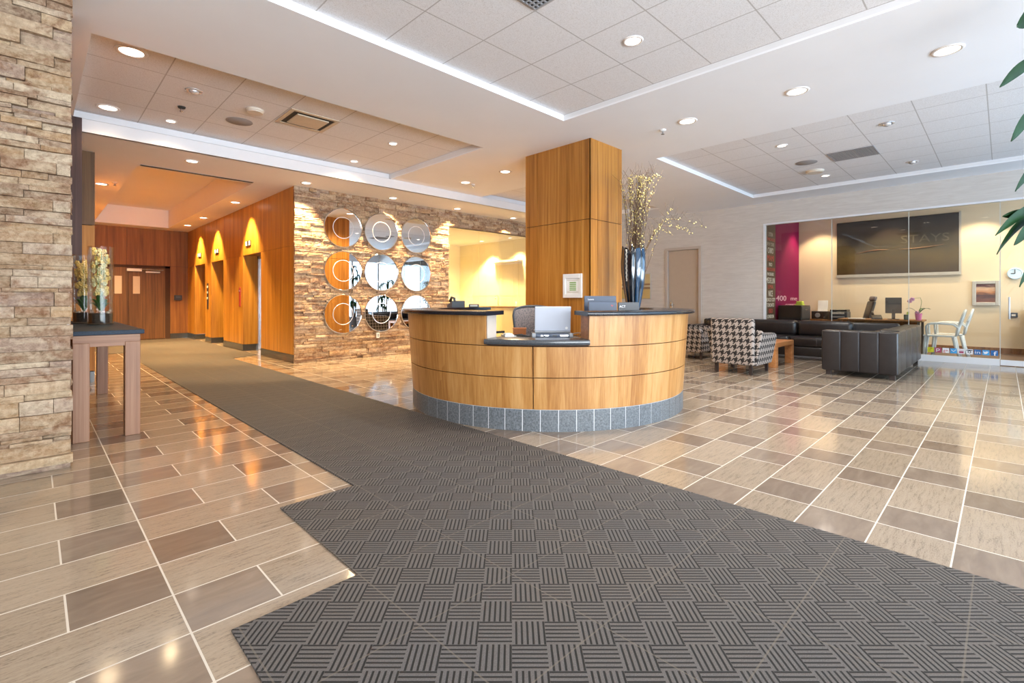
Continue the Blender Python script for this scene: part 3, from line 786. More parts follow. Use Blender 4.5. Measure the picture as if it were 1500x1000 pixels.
for a in (-19.9, 13.75):
    MB().arc(DC, A(a), A(a + .3), [(1.36, .806), (1.568, .806), (1.57, 1.011), (1.36, 1.011)], 1).build('end_panel', 'door_frame' if a < 0 else 'wood_coffee', desk)
# tiled plinth
b = MB(); nt_ = 46; gap = .13
for i in range(nt_):
    a0 = LA + (RA - LA) * i / nt_; a1 = LA + (RA - LA) * (i + 1) / nt_
    b.arc(DC, A(a0 + gap), A(a1 - gap), [(1.5, 0), (1.545, 0), (1.545, .188), (1.5, .188)], 2)
b.build('plinth_tiles', 'granite_tile' if 'granite_tile' in MATS else 'granite_grey', desk)
MB().arc(DC, A(LA + .1), A(RA - .1), [(1.49, 0), (1.5425, 0), (1.5425, .19), (1.49, .19)], 80).build('plinth_grout', 'trim_white', desk, True, angle=35)
def counter(name, a0, a1, r0, r1, z0, z1, mat):
    e = .012
    pr = [(r0, z0), (r1 - e, z0), (r1 - e * .3, z0 + e * .3), (r1, z0 + e), (r1, z1 - e), (r1 - e * .3, z1 - e * .3), (r1 - e, z1), (r0, z1)]
    return MB().arc(DC, A(a0), A(a1), pr, max(10, int(abs(a1 - a0) / 2))).build(name, mat, desk, True, angle=40)
counter('raised_counter', LA, -18.0, 1.27, 1.665, 1.012, 1.05, 'granite'); counter('raised_counter', 12.6, RA, 1.24, 1.665, 1.012, 1.05, 'granite')
counter('low_counter', -19.6, 13.75, .98, 1.618, .757, .806, 'granite_grey')
counter('inner_worktop', LA + 2, -20.5, .86, 1.37, .71, .74, 'granite_grey'); counter('inner_worktop', 14.6, RA - 2, .86, 1.37, .71, .74, 'granite_grey')
YAWR = radians(-44.64)   # things on the desk face the entrance
def vp(lat, d, z=0): # position lat metres right and d metres ahead of the entrance viewpoint
    return (lat * .7115 + d * .7027, d * .7115 - lat * .7027, z)
# things on the desk: laptop, dock, cables, monitors, telephone, boxes
t = thing('laptop', 'open silver laptop standing on the low desk counter, lid towards the entrance', 'laptop', vp(.385, 4.62, .838), YAWR)
MB().rbox(-.17, .17, -.02, .23, .0, .018, .006).build('base', 'grey_plastic', t)
R = Matrix.Translation((0, -.015, .018)) @ Matrix.Rotation(radians(8), 4, 'X')
MB().rbox(-.17, .17, -.006, .006, 0, .235, .008, 3, R).build('lid', 'laptop_silver' if 'laptop_silver' in MATS else 'steel', t)
MB().rbox(-.158, .158, .006, .0075, .012, .225, .001, 1, R).build('screen', 'screen_dark', t)
MB().lathe([(.013, 0), (.013, .002)], 20, (0, 0, 0), R @ Matrix.Translation((.13, -.006, .03)) @ Matrix.Rotation(radians(90), 4, 'X')).build('emblem', 'white_plastic', t)
t = thing('docking_station', 'dark docking station with ports under the silver laptop', 'docking station', vp(.375, 4.55, .806), YAWR)
MB().rbox(-.19, .19, -.06, .26, .0, .03, .008).build('body', 'navy_plastic', t)
MB().rbox(-.19, -.155, -.068, -.0, 0, .036, .004).build('side_cap', 'grey_plastic', t); MB().rbox(.155, .19, -.068, 0, 0, .036, .004).build('side_cap', 'grey_plastic', t)
for x in (-.11, .0, .07): MB().box(x, x + .075 if x else x + .04, -.063, -.058, .008, .02).build('port', 'steel' if x else 'black_plastic', t)
def cable(pts, lab, mat='black_plastic', r=.0035):
    P = [vp(*p) for p in pts]; Q = []
    for i in range(len(P) - 1):
        for k in range(5):
            f = k / 5; p0, p1, p2, p3 = [Vector(P[max(0, min(len(P) - 1, i + q))]) for q in (-1, 0, 1, 2)]
            Q.append(.5 * ((2 * p1) + (p2 - p0) * f + (2 * p0 - 5 * p1 + 4 * p2 - p3) * f * f + (3 * p1 - p0 - 3 * p2 + p3) * f ** 3))
    Q.append(Vector(P[-1]))
    tag(MB().tube(Q, r, 6).build('cable', mat, None, True), lab, 'cable')
zc_ = .8105
cable([(.56, 4.62, zc_ + .01), (.62, 4.58, zc_), (.70, 4.66, zc_), (.66, 4.75, zc_), (.78, 4.8, zc_), (.84, 4.95, zc_)], 'black cable looping to the right of the dock across the low counter')
cable([(.565, 4.66, zc_ + .012), (.66, 4.72, zc_ + .02), (.74, 4.72, zc_), (.80, 4.72, zc_)], 'pale grey cable to the right of the dock on the low counter', 'grey_plastic')
cable([(.28, 4.47, zc_ + .02), (.32, 4.44, zc_), (.42, 4.45, zc_), (.5, 4.47, zc_), (.55, 4.5, zc_)], 'thin dark cable drooping in front of the dock', 'navy_plastic')
cable([(.17, 4.6, zc_), (.12, 4.55, zc_), (.05, 4.6, zc_), (.1, 4.66, zc_ + .01), (.0, 4.68, zc_), (-.02, 4.62, zc_), (.08, 4.54, zc_ + .012), (.17, 4.52, zc_)], 'tangled black cord left of the dock on the low counter', r=.005)
t = thing('paper_stack', 'small stack of white paper at the left end of the low counter', 'paper', vp(-.035, 4.62, .806), YAWR + .3)
MB().rbox(-.05, .06, -.06, .08, 0, .012, .001, 1).build('sheets', 'paper', t); MB().rbox(-.04, .03, -.04, .05, .012, .028, .01).build('crumpled_sheet', 'paper', t)
t = thing('desk_box', 'small orange wooden box on the worktop left of the mesh chair', 'box', vp(.08, 5.2, .74), YAWR)
MB().rbox(-.07, .07, -.05, .05, 0, .10, .004).build('body', 'orange_wood_box', t); MB().rbox(-.074, .074, -.054, .054, .10, .112, .003).build('lid', 'orange_wood_box', t)
def monitor(lat, d, w, h, ztop, lab, mat, mark, mm, zb=.74, tilt=6):
    t = thing('computer_monitor', lab, 'monitor', vp(lat, d, zb), YAWR)
    R = Matrix.Translation((0, 0, ztop - zb - h)) @ Matrix.Rotation(radians(-tilt), 4, 'X')
    MB().rbox(-w / 2, w / 2, -.012, .018, 0, h, .006, 2, R).build('back_shell', mat, t)
    MB().box(-w / 2 + .012, w / 2 - .012, .0182, .0195, .012, h - .012).build('screen', 'screen_dark', t).matrix_local = R
    MB().rbox(-.04, .04, -.06, -.012, .01, h * .55, .006, 2, R).build('neck_cover', mat, t)
    MB().rbox(-.03, .03, -.055, -.03, .01, ztop - zb - h + .08, .004).build('stem', 'black_plastic', t); MB().rbox(-.09, .09, -.08, .05, 0, .012, .005).build('foot', 'black_plastic', t)
    b = text_mesh(mark[0], mark[1], R @ Mx((mark[2], -.0125, mark[3]), (1, 0, 0), (0, 0, 1)), .002)
    b.build('brand_mark', mm, t)
monitor(.95, 5.2, .345, .40, 1.195, 'navy monitor back, the taller of the screens behind the right raised counter', 'navy_plastic', ('Lenovo', .022, -.135, .355), 'white_plastic')
monitor(.925, 4.93, .29, .36, 1.133, 'dark blue lower monitor back with a red mark, in front of the taller one', 'navy_plastic', ('hp', .022, .085, .315), 'red_decal')
monitor(1.19, 4.93, .215, .36, 1.128, 'charcoal monitor back with white mark, beside the large vase', 'dark_plastic', ('ACT', .032, -.095, .305), 'white_plastic')
t = thing('desk_telephone', 'dark desk telephone with raised handset on the far left rim of the reception counter', 'telephone', vp(-.745, 6.45, 1.05), YAWR + .5)
MB().prism([(-.09, 0), (.09, 0), (.09, .03), (-.09, .09)], Mx((0, 0, 0), (0, 1, 0), (0, 0, 1)), -.09, .09).build('base', 'black_plastic', t)
MB().tube([(-.05, -.08, .07), (-.05, -.07, .12), (-.05, .03, .135), (-.05, .08, .08)], [.02, .017, .017, .022], 8).build('handset', 'dark_plastic', t, True)
MB().box(-.0, .07, -.02, .06, .055, .06).build('display', 'pebble', t)
t = thing('sign_holder', 'small dark holder with a pale strip on the far left reception counter', 'sign', vp(-.52, 6.62, 1.05), YAWR)
MB().rbox(-.07, .07, -.02, .02, 0, .045, .004).build('block', 'dark_plastic', t); MB().box(-.05, .05, -.023, -.0195, .012, .034).build('strip', 'frame_silver', t)
# office chair inside the ring
t = thing('office_chair', 'grey mesh-back office chair inside the reception desk ring', 'chair', vp(.24, 5.45, 0), YAWR + .15)
b = MB(); n = 14; pts = []
for i in range(n + 1):
    for k in range(11):
        u = i / n * 2 - 1; v = k / 10
        w = .235 * (1 - .28 * (1 - v) ** 2) * (1 - .10 * max(0, v - .8) * 5)
        pts.append((u * w, .06 * (u * u) * -1 + .10 * (v - .4) ** 2 * 1.6, .56 + .52 * v - .035 * (abs(u) ** 3) * (v > .95)))
b.add(pts, [(i * 11 + k, (i + 1) * 11 + k, (i + 1) * 11 + k + 1, i * 11 + k + 1) for i in range(n) for k in range(10)])
bk = b.build('back_mesh', 'chair_mesh', t, True); sm = bk.modifiers.new('s', 'SOLIDIFY'); sm.thickness = .008
edge = [pts[k] for k in range(11)] + [pts[i * 11 + 10] for i in range(1, n + 1)] + [pts[n * 11 + k] for k in range(9, -1, -1)] + [pts[i * 11] for i in range(n - 1, 0, -1)]
MB().tube(edge + [edge[0]], .013, 8, False).build('back_frame', 'dark_plastic', t, True)
MB().rbox(-.24, .24, -.42, .06, .43, .50, .03).build('seat', 'chair_mesh', t)
for sx in (-1, 1): MB().tube([(sx * .26, .02, .45), (sx * .29, .0, .55), (sx * .29, -.05, .66), (sx * .29, -.28, .67)], [.016, .016, .018, .024]).build('armrest', 'dark_plastic', t, True)
MB().tube([(0, -.18, .08), (0, -.18, .43)], .028).tube([(0, -.05, .42), (0, .1, .46), (0, .08, .7)], .02).build('column_post', 'black_plastic', t, True)
for k in range(5):
    a = 2 * pi * k / 5 + .3; e = (.30 * cos(a), -.18 + .30 * sin(a))
    l = MB().tube([(0, -.18, .11), (e[0] * .6, -.18 + (e[1] + .18) * .6, .09), (*e, .075)], [.025, .02, .016]).build('base_leg', 'black_plastic', t, True)
    MB().sphere((e[0], e[1], .03), .03, 10, 6, (.8, .8, 1)).build('castor', 'black_plastic', l, True)
# large glazed vase and its branches
VX = vp(1.655, 6.62, 0)
def flute(a, z): return 1 + .055 * cos(9 * a + .6 * sin(6 * z)) + .03 * cos(17 * a + 2)
prof = [(.085, 0), (.095, .06), (.112, .18), (.137, .34), (.152, .48), (.156, .60), (.15, .72), (.142, .80)]
b = MB(); n = 72; vs = []; fs = []
full = prof + [(.128, .80), (.136, .66), (.12, .3), (.075, .03)]
for j, (r, z) in enumerate(full):
    for k in range(n):
        a = 2 * pi * k / n; rr = r * flute(a, z); zz = z + (.03 * cos(9 * a) + .02 * cos(5 * a + 1) if z >= .8 else 0)
        vs.append((rr * cos(a), rr * sin(a), zz))
for j in range(len(full) - 1):
    for k in range(n): fs.append((j * n + k, j * n + (k + 1) % n, (j + 1) * n + (k + 1) % n, (j + 1) * n + k))
fs.append(tuple(range(n))[::-1]); fs.append(tuple(range((len(full) - 1) * n, len(full) * n)))
vase = thing('floor_vase', 'large glossy black and blue fluted vase on the right rim of the reception counter', 'vase', (VX[0], VX[1], 1.05))
b.add(vs, fs); b.build('body', 'vase_glaze', vase, True)
b = MB()   # blue-glazed flutes on the right-hand side
for k0 in range(9):
    a0 = 2 * pi * k0 / 9 - .07
    if cos(a0 - radians(-75)) < .3: continue
    for j in range(len(prof) - 1):
        q = []
        for (r, z), da in ((prof[j], -.19), (prof[j], .19), (prof[j + 1], .19), (prof[j + 1], -.19)):
            q.append((r, z, da))
        st = 4
        for s_ in range(st):
            v4 = []
            for (r, z), f in ((prof[j], s_ / st), (prof[j], (s_ + 1) / st), (prof[j + 1], (s_ + 1) / st), (prof[j + 1], s_ / st)):
                a = a0 + (f - .5) * .38; rr = r * flute(a, z) + .004 * (1 - (2 * f - 1) ** 2) + .0008; v4.append((rr * cos(a), rr * sin(a), z * .985 + .004))
            b.add(v4, [(0, 1, 2, 3)])
b.build('blue_glaze', 'vase_blue', vase, True)
b = MB()
for k in range(26):
    a = radians(175) + .03 * sin(k * 1.7); z = .36 + k * .0165; r = .158 * flute(a, z) + .004
    b.sphere((r * cos(a) , r * sin(a), z), .011, 6, 4, (1, 1, .7))
b.build('beaded_trim', 'pebble', vase, True)
rb = random.Random(4)
spread = [(rb.uniform(-.16, .30) if k % 3 else rb.uniform(-.1, .12), rb.uniform(.75, 1.35)) for k in range(44)] + [(-.06, 1.62), (.34, 1.55), (.10, 1.5), (.02, 1.45), (.22, 1.45), (.36, 1.2), (.4, 1.1), (.95, .72), (.86, .64), (.74, .66), (.62, .6), (.5, .58)]
tw = thing('branch_arrangement', 'tall spray of thin brown twigs with yellow buds standing in the fluted vase', 'branches', (VX[0], VX[1], 1.12))
for k, (dx, h) in enumerate(spread):
    ph = rb.uniform(-.25, .25); base = Vector((rb.uniform(-.05, .05), rb.uniform(-.05, .05), 0))
    rt = Vector((.7115, -.7027, 0)); fw = Vector((.7027, .7115, 0)); P = []
    wide = dx > .5
    for i in range(9):
        f = i / 8; g = f ** (1.6 if wide else 1.15)
        zz = .66 * min(1, f * 1.5) + (h - .66 + .70) * f if not wide else .70 * min(1, f * 1.6) + (h - .25) * sin(pi * .75 * f) * .9
        P.append(base + rt * (dx * g + .02 * sin(7 * f + k)) + fw * (ph * g) + Vector((0, 0, zz if not wide else zz)))
    for q in P: q.z = min(q.z, 1.66)
    t = MB().tube(P, [.0040 * (1 - .75 * i / 8) + .0007 for i in range(9)], 5).build('branch', 'twig', tw, True)
    b = MB(); st = MB()
    for i in range(3 if not wide else 4, 9):
        for m in range(rb.randint(2, 5) if not wide else 6):
            f = rb.random(); p = P[i - 1].lerp(P[min(i, 8)], f) + Vector((rb.uniform(-.02, .02), rb.uniform(-.02, .02), rb.uniform(-.01, .03)))
            if rb.random() < .8 and (i > 3): b.sphere(p, rb.uniform(.0045, .0095), 5, 4)
            if rb.random() < .3:
                st.tube([P[i - 1].lerp(P[min(i, 8)], f), p + Vector((rb.uniform(-.1, .1), rb.uniform(-.1, .1), rb.uniform(.05, .2)))], .0013, 4)
    if b.v: b.build('buds', 'blossom', t, True)['kind'] = 'stuff'
    if st.v: st.build('side_shoots', 'twig', t, True)['kind'] = 'stuff'

# framed notice on the column, painting by the door
t = thing('framed_notice', 'white framed notice with green print hanging on the wood column', 'notice', (5.46, 4.29, 1.35))
MB().box(-.012, 0, -.15, .15, -.15, .15).build('backing', 'white_plastic', t)
f = MB()
for (a, c, d, e) in ((-.17, -.125, -.17, .17), (.125, .17, -.17, .17), (-.125, .125, .105, .17), (-.125, .125, -.17, -.115)): f.rbox(-.03, -.008, a, c, d, e, .006)
f.build('frame', 'white_plastic', t)
MB().box(-.0155, -.012, -.122, .122, -.112, .102).build('sheet', 'paper', t)
s = MB()
for k in range(5): s.box(-.017, -.0155, -.06, .055, .055 - .026 * k - .018, .055 - .026 * k)
s.build('green_print', 'green_print', t)
for z in (.075, -.085, -.1): MB().box(-.017, -.0155, -.10, .10, z, z + .008).build('print_line', 'text_grey', t)
t = thing('wall_painting', 'yellow and brown striped painting on the wall behind the large vase', 'painting', (XR - .003, 7.40, 0))
MB().rbox(-.035, 0, -.62, .62, 1.19, 1.86, .004, 1).build('canvas', 'art_stripes', t); MB().box(-.02, 0, -.635, .635, 1.175, 1.875).build('frame', 'frame_silver', t)

# ------------------------------------------------------------------ nine round mirrors on the stone wall
rown = ['top', 'middle', 'bottom']; coln = ['left', 'centre', 'right']
proto = None
for r, z in enumerate((2.545, 1.715, .878)):
    for c, x in enumerate((4.275, 5.10, 5.94)):
        if proto is None:
            t = thing('round_mirror', '', 'mirror', group='round mirrors on the stone wall'); proto = t
            Rm = Matrix.Rotation(radians(90), 4, 'X')
            MB().lathe([(.0001, -.03), (.368, -.03), (.368, .0), (.0001, .0)], 72, (0, 0, 0), Rm).build('glass', 'mirror', t, True, angle=30)
            MB().lathe([(.366, -.032), (.383, -.032), (.383, .006), (.378, .01), (.368, .006), (.366, -.001), (.366, -.032)], 72, (0, 0, 0), Rm, False).build('rim', 'chrome', t, True, angle=40)
            MB().lathe([(.196, .0005), (.198, .003), (.209, .003), (.211, .0005), (.196, .0005)], 72, (0, 0, 0), Rm, False).build('bevelled_ring', 'etched', t, True, angle=40)
        else: t = copy_tree(proto)
        t.location = (x, YM - .055, z)
        lab = {(0, 0): 'top left', (0, 1): 'top centre', (0, 2): 'top right', (1, 0): 'middle left', (1, 1): 'centre', (1, 2): 'middle right', (2, 0): 'bottom left', (2, 1): 'bottom centre', (2, 2): 'bottom right'}[(r, c)]
        t['label'] = 'round silver-rimmed mirror, %s one of the nine on the stone wall' % lab
t = thing('power_outlet', 'small white outlet on the stone wall below the bottom centre mirror', 'outlet', (5.02, YM - .045, .43))
MB().rbox(-.035, .035, -.012, .02, -.055, .055, .005).build('plate', 'white_plastic', t); MB().box(-.015, .015, -.014, -.01, -.03, .03).build('socket', 'grey_plastic', t)

# ------------------------------------------------------------------ console table and the orchid cylinders
t = thing('console_table', 'wooden console table with dark stone top beside the stone pier', 'table', (0, 0, 0))
MB().rbox(.215, .685, 5.19, 7.86, .862, .898, .004, 2).build('top', 'granite_matt', t)
MB().rbox(.225, .66, 5.22, 5.26, .765, .862, .003, 1).build('end_rail', 'wood_table_rail', t); MB().rbox(.225, .66, 7.78, 7.82, .765, .862, .003, 1).build('end_rail', 'wood_table_rail', t)
MB().rbox(.225, .265, 5.26, 7.78, .765, .862, .003, 1).build('long_rail', 'wood_table', t); MB().rbox(.62, .66, 5.26, 7.78, .765, .862, .003, 1).build('long_rail', 'wood_table', t)
for x in (.225, .555):
    for y in (5.215, 7.72): MB().rbox(x, x + .105, y, y + .105, 0, .80, .004, 1).build('leg', 'wood_table', t)
def orchid_vase(x, y, lab, flab, seed, r=.105, h=.80, cols=('orchid_yellow', 'orchid_cream')):
    rg = random.Random(seed)
    v = thing('glass_cylinder', lab, 'vase', (x, y, .898))
    MB().lathe([(.0001, 0), (r, 0), (r, h), (r - .004, h), (r - .004, .012), (.0001, .012)], 40).build('cylinder', 'glass_vase', v, True, angle=40)
    t = thing('orchid_arrangement', flab, 'flowers', (x, y, .91))
    so = MB().lathe([(.0001, 0.003), (r - .008, .003), (r - .008, .10), (.0001, .11)], 24).build('soil', 'soil', t, True, angle=40)
    b = MB()
    for k in range(40):
        a = rg.uniform(0, 6.28); q = (r - .022) * sqrt(rg.uniform(.6, 1)); b.sphere((q * cos(a), q * sin(a), rg.uniform(.02, .13)), rg.uniform(.008, .014), 6, 4)
    o = b.build('pebbles', 'pebble', t, True); o['kind'] = 'stuff'
    for k in range(7):
        a = 6.28 * k / 7 + rg.uniform(-.3, .3); P = []; lb = MB(); vs = []; m = 7
        for i in range(m + 1):
            f = i / m; d = (r - .016) * f; w = .030 * sin(pi * min(.98, f * .9 + .08))
            c_ = Vector((d * cos(a), d * sin(a), .11 + .16 * sin(f * 1.9) * (.6 + .5 * (k % 3) / 2))); sd = Vector((-sin(a), cos(a), 0)) * w
            vs += [c_ - sd + Vector((0, 0, .006)), c_, c_ + sd + Vector((0, 0, .006))]
        lb.add(vs, [q for i in range(m) for q in ((i * 3, i * 3 + 1, i * 3 + 4, i * 3 + 3), (i * 3 + 1, i * 3 + 2, i * 3 + 5, i * 3 + 4))])
        l = lb.build('leaf', 'leaf', t, True); l.modifiers.new('s', 'SOLIDIFY').thickness = .002
    for k in range(5):
        a = 6.28 * k / 5 + seed; q = .045
        top = h - .06 - rg.uniform(0, .14); P = [(q * cos(a) * (i / 5), q * sin(a) * (i / 5), .10 + (top - .1) * i / 5) for i in range(6)]
        MB().tube(P, .0035, 5).build('stem', 'stem_green', t, True)
        fb = MB()
        for i in range(22):
            z = .30 + (top - .28) * i / 21; aa = rg.uniform(0, 6.28); rr = rg.uniform(.02, .048)
            cx, cy = q * cos(a) * z / top + rr * cos(aa), q * sin(a) * z / top + rr * sin(aa)
            n_ = sqrt(cx * cx + cy * cy)
            if n_ > r - .028: cx *= (r - .028) / n_; cy *= (r - .028) / n_
            for p in range(5):
                pa = 6.28 * p / 5 + i
                u = Vector((-sin(aa), cos(aa), 0)) * cos(pa) + Vector((0, 0, 1)) * sin(pa)
                fb.sphere(Vector((cx, cy, z)) + u * .013, .0125, 6, 4, (.9, .9, .9))
        fb.build('flower_spike', cols[k % 2], t, True)
orchid_vase(.50, 6.55, 'tall clear glass cylinder vase, front one on the console table', 'cream orchid spikes in the front glass cylinder on the console table', 1, .105)
orchid_vase(.40, 7.05, 'tall clear glass cylinder vase standing behind the front cylinder on the console table', 'yellow orchid spikes in the rear glass cylinder beside the dark wood fin', 2, .10, .74, ('orchid_yellow', 'orchid_yellow'))

# ------------------------------------------------------------------ lounge: sofas, armchairs, table
def puff(b, x0, x1, y0, y1, z0, z1, r=.04, bulge=.0): b.rbox(x0, x1, y0, y1, z0, z1, r, 4); return b
t = thing('sofa', 'black leather sofa end-on to the entrance with its panelled arm facing the desk', 'sofa', (0, 0, 0))
b = MB(); ys = [1.05, 1.275, 1.505, 1.74, 1.98]
for i in range(4): puff(b, 8.70, 8.96, ys[i] - .004, ys[i + 1] + .004, .075, .685, .022)
b.build('arm', 'leather', t, True, angle=50)
sb = MB()
for y in ys[1:-1]: sb.tube([(8.694, y, .08), (8.694, y, .66), (8.72, y, .685), (8.94, y, .685)], .004, 5)
sb.build('arm_piping', 'stitch', t, True)
b = MB(); xs = [8.95, 9.58, 10.21, 10.84, 11.46]
for i in range(4): puff(b, xs[i] - .004, xs[i + 1] + .004, 1.05, 1.30, .075, .70, .03)
b.build('back', 'leather', t, True, angle=50)
for i in range(2):
    b = MB(); puff(b, 8.965 + i * .77, 8.965 + i * .77 + .765, 1.30, 1.97, .26, .43, .05); b.build('seat_cushion', 'leather', t, True, angle=50)
    b = MB(); puff(b, 8.975 + i * .77, 8.965 + i * .77 + .75, 1.30, 1.48, .43, .66, .06); b.build('back_cushion', 'leather', t, True, angle=50)
MB().rbox(8.95, 10.50, 1.30, 1.95, .075, .26, .02).build('seat_base', 'leather', t)
for (x, y) in ((8.78, 1.12), (8.78, 1.9), (11.38, 1.12), (10.4, 1.9)): MB().rbox(x - .035, x + .035, y - .035, y + .035, 0, .085, .005).build('foot', 'dark_leg', t)
t = thing('sofa', 'long black leather sofa against the textured wall behind the coffee table', 'sofa', (0, 0, 0))
ys = [2.0, 2.95, 3.90, 4.85]
for i in range(3):
    b = MB(); puff(b, 10.50, 11.30, ys[i] + .003, ys[i + 1] - .003, .25, .44, .05); b.build('seat_cushion', 'leather', t, True, angle=50)
    b = MB(); puff(b, 11.04, 11.30, ys[i] + .006, ys[i + 1] - .006, .42, .735, .08); b.build('back_cushion', 'leather', t, True, angle=50)
b = MB(); puff(b, 10.515, 11.3, 1.99, 4.85, .075, .25, .02); b.build('seat_base', 'leather', t, True, angle=50)
b = MB(); puff(b, 11.27, 11.50, 1.35, 4.98, .075, .715, .04); b.build('back', 'leather', t, True, angle=50)
b = MB(); puff(b, 10.50, 11.3, 4.85, 5.02, .075, .60, .04); b.build('arm', 'leather', t, True, angle=50)
sb = MB()
for y in (2.475, 3.425, 4.375): sb.tube([(10.497, y, .27), (10.497, y, .43)], .004, 5)
sb.build('piping', 'stitch', t, True)
for (x, y) in ((10.58, 2.08), (10.58, 4.9), (11.42, 1.42), (11.42, 4.9)): MB().rbox(x - .035, x + .035, y - .035, y + .035, 0, .085, .005).build('foot', 'dark_leg', t)
def armchair(lab, x, y, rz):
    t = thing('armchair', lab, 'armchair', (x, y, 0), rz)
    # back: slightly reclined slab, rounded
    b = MB(); b.rbox(-.06, .06, -.325, .325, 0, .72, .035, 4, Matrix.Translation((-.35, 0, .145)) @ Matrix.Rotation(radians(-3), 4, 'Y')); b.build('back', 'houndstooth', t, True, angle=50)
    for s in (-1, 1):
        M = Mx((0, s * .30, .14), (1, 0, 0), (0, s * .16, 1))
        o = [(-.36, 0), (.36, 0), (.40, .40), (.38, .47), (.30, .49), (-.20, .51), (-.34, .56)]
        q = MB().prism(o, M, -.04, .055) if s > 0 else MB().prism(o, M, -.055, .04)
        a = q.build('arm', 'houndstooth', t, False); bv = a.modifiers.new('b', 'BEVEL'); bv.width = .022; bv.segments = 3
    MB().rbox(-.32, .36, -.27, .27, .14, .30, .02).build('seat_base', 'houndstooth', t, True, angle=50)
    MB().rbox(-.30, .38, -.265, .265, .30, .45, .045, 4).build('seat_cushion', 'houndstooth', t, True, angle=50)
    for (lx, ly) in ((-.34, -.26), (-.34, .26), (.33, -.27), (.33, .27)):
        MB().prism([(-.022, -.022), (.022, -.022), (.022, .022), (-.022, .022)], Matrix.Translation((lx, ly, 0)), 0, .15).build('leg', 'dark_leg', t)
    return t
armchair('houndstooth armchair with its back to the reception desk, nearer of the two', 8.17, 2.98, 0)
armchair('houndstooth armchair half hidden behind the reception desk, side towards the entrance', 9.42, 4.42, radians(-90))
t = thing('coffee_table', 'chunky orange-brown wood coffee table between armchair and sofas', 'table', (0, 0, 0))
MB().rbox(8.93, 9.93, 2.70, 3.66, .34, .42, .006).build('top', 'wood_coffee', t)
for x in (8.93, 9.81):
    for y in (2.70, 3.54): MB().rbox(x, x + .12, y, y + .12, 0, .345, .005).build('leg', 'wood_coffee', t)
#@@OFFICE
# ------------------------------------------------------------------ inside the glazed office
t = thing('wall_art', 'large dark panel picture on the cream back wall of the glazed office', 'picture', (14.8, 0, 0))
MB().rbox(-.05, -.0, .70, 3.02, 1.79, 3.12, .006, 1).build('panel', 'art_dark', t)
f = MB().box(-.055, -.005, .665, .70, 1.72, 3.14).box(-.055, -.005, .70, 3.03, 1.72, 1.79)
f.build('edge_frame', 'frame_silver', t)
b = MB(); n = 20
for (ya, yb, za, zb, mid) in ((2.62, 1.95, 2.30, 2.37, .03), (1.75, .95, 2.36, 2.42, -.02)):
    P = [(-.052, ya + (yb - ya) * i / n, za + (zb - za) * i / n + mid * sin(pi * i / n)) for i in range(n + 1)]
    b.tube(P, [.003 + .014 * sin(pi * i / n) for i in range(n + 1)], 6)
b.build('curved_band', 'bronze' if 'bronze' in MATS else 'brass', t, True)
text_mesh('STAYS', .26, Mx((-.0505, 1.72, 2.50), (0, -1, 0), (0, 0, 1)), .0015, squeeze=.86).build('faint_lettering', 'art_faint' if 'art_faint' in MATS else 'city_brown', t)
t = thing('framed_photo', 'small silver-framed sunset photo on the office wall right of the dark picture', 'picture', (14.8, .275, 0))
f = MB()
for (a, c, d, e) in ((-.215, -.15, 1.03, 1.57), (.15, .215, 1.03, 1.57), (-.15, .15, 1.50, 1.57), (-.15, .15, 1.03, 1.10)): f.rbox(-.04, 0, a, c, d, e, .008)
f.build('frame', 'frame_silver', t); MB().box(-.018, -.0, -.15, .15, 1.10, 1.50).build('photo', 'art_sunset', t)
t = thing('wall_clock', 'round pale blue clock on the office wall behind the glass door', 'clock', (14.8, -.17, 1.71))
Rc = Matrix.Rotation(radians(-90), 4, 'Y')
MB().lathe([(.0001, 0), (.12, 0), (.12, .03), (.105, .038), (.10, .03), (.0001, .03)], 32, (0, 0, 0), Rc).build('face', 'clock_face', t, True, angle=40)
MB().box(-.036, -.032, -.006, .006, 0, .085).box(-.036, -.032, 0, .06, -.006, .006).build('hands', 'black_plastic', t)
t = thing('door_switch', 'small dark switch plate on the office wall beside the glass door handle', 'switch', (14.8, -.15, .83))
MB().rbox(-.02, 0, -.06, .06, -.05, .05, .004).build('plate', 'navy_plastic', t); MB().box(-.023, -.018, -.03, .03, -.02, .02).build('rocker', 'white_plastic', t)
# desk, credenza and what stands on them
t = thing('office_desk', 'dark wood office desk behind the glass wall', 'desk', (0, 0, 0))
MB().rbox(12.75, 13.55, 1.15, 2.60, .70, .735, .004, 1).build('top', 'wood_dark', t)
for x in (12.79, 13.47):
    for y in (1.19, 2.52): MB().rbox(x, x + .045, y, y + .045, 0, .70, .003, 1).build('leg', 'steel_dark', t)
MB().box(13.40, 13.42, 1.25, 2.5, .3, .70).build('modesty_panel', 'wood_dark', t)
t = thing('credenza', 'low dark credenza along the office wall below the printer', 'cabinet', (0, 0, 0))
MB().rbox(14.25, 14.77, 2.45, 3.75, .62, .66, .004, 1).build('top', 'wood_dark', t); MB().box(14.28, 14.76, 2.48, 3.72, .05, .62).build('body', 'wood_dark', t)
for k in range(3):
    d = MB().box(14.262, 14.282, 2.49 + k * .415, 2.895 + k * .415, .07, .61).build('door', 'wood_dark', t); MB().tube([(14.255, 2.85 + k * .415, .4), (14.255, 2.85 + k * .415, .52)], .007, 6).build('handle', 'steel', d)
t = thing('stereo', 'black boxy stereo with round grey dial on the credenza left of the printer', 'stereo', (14.5, 3.32, .66))
MB().rbox(-.14, .14, -.18, .18, 0, .20, .008).build('case', 'black_plastic', t); MB().lathe([(.06, 0), (.055, .012)], 24, (-.14, .04, .10), Rc).build('dial', 'grey_plastic', t); MB().lathe([(.02, 0), (.02, .012)], 14, (-.14, -.11, .05), Rc).build('knob', 'steel', t)
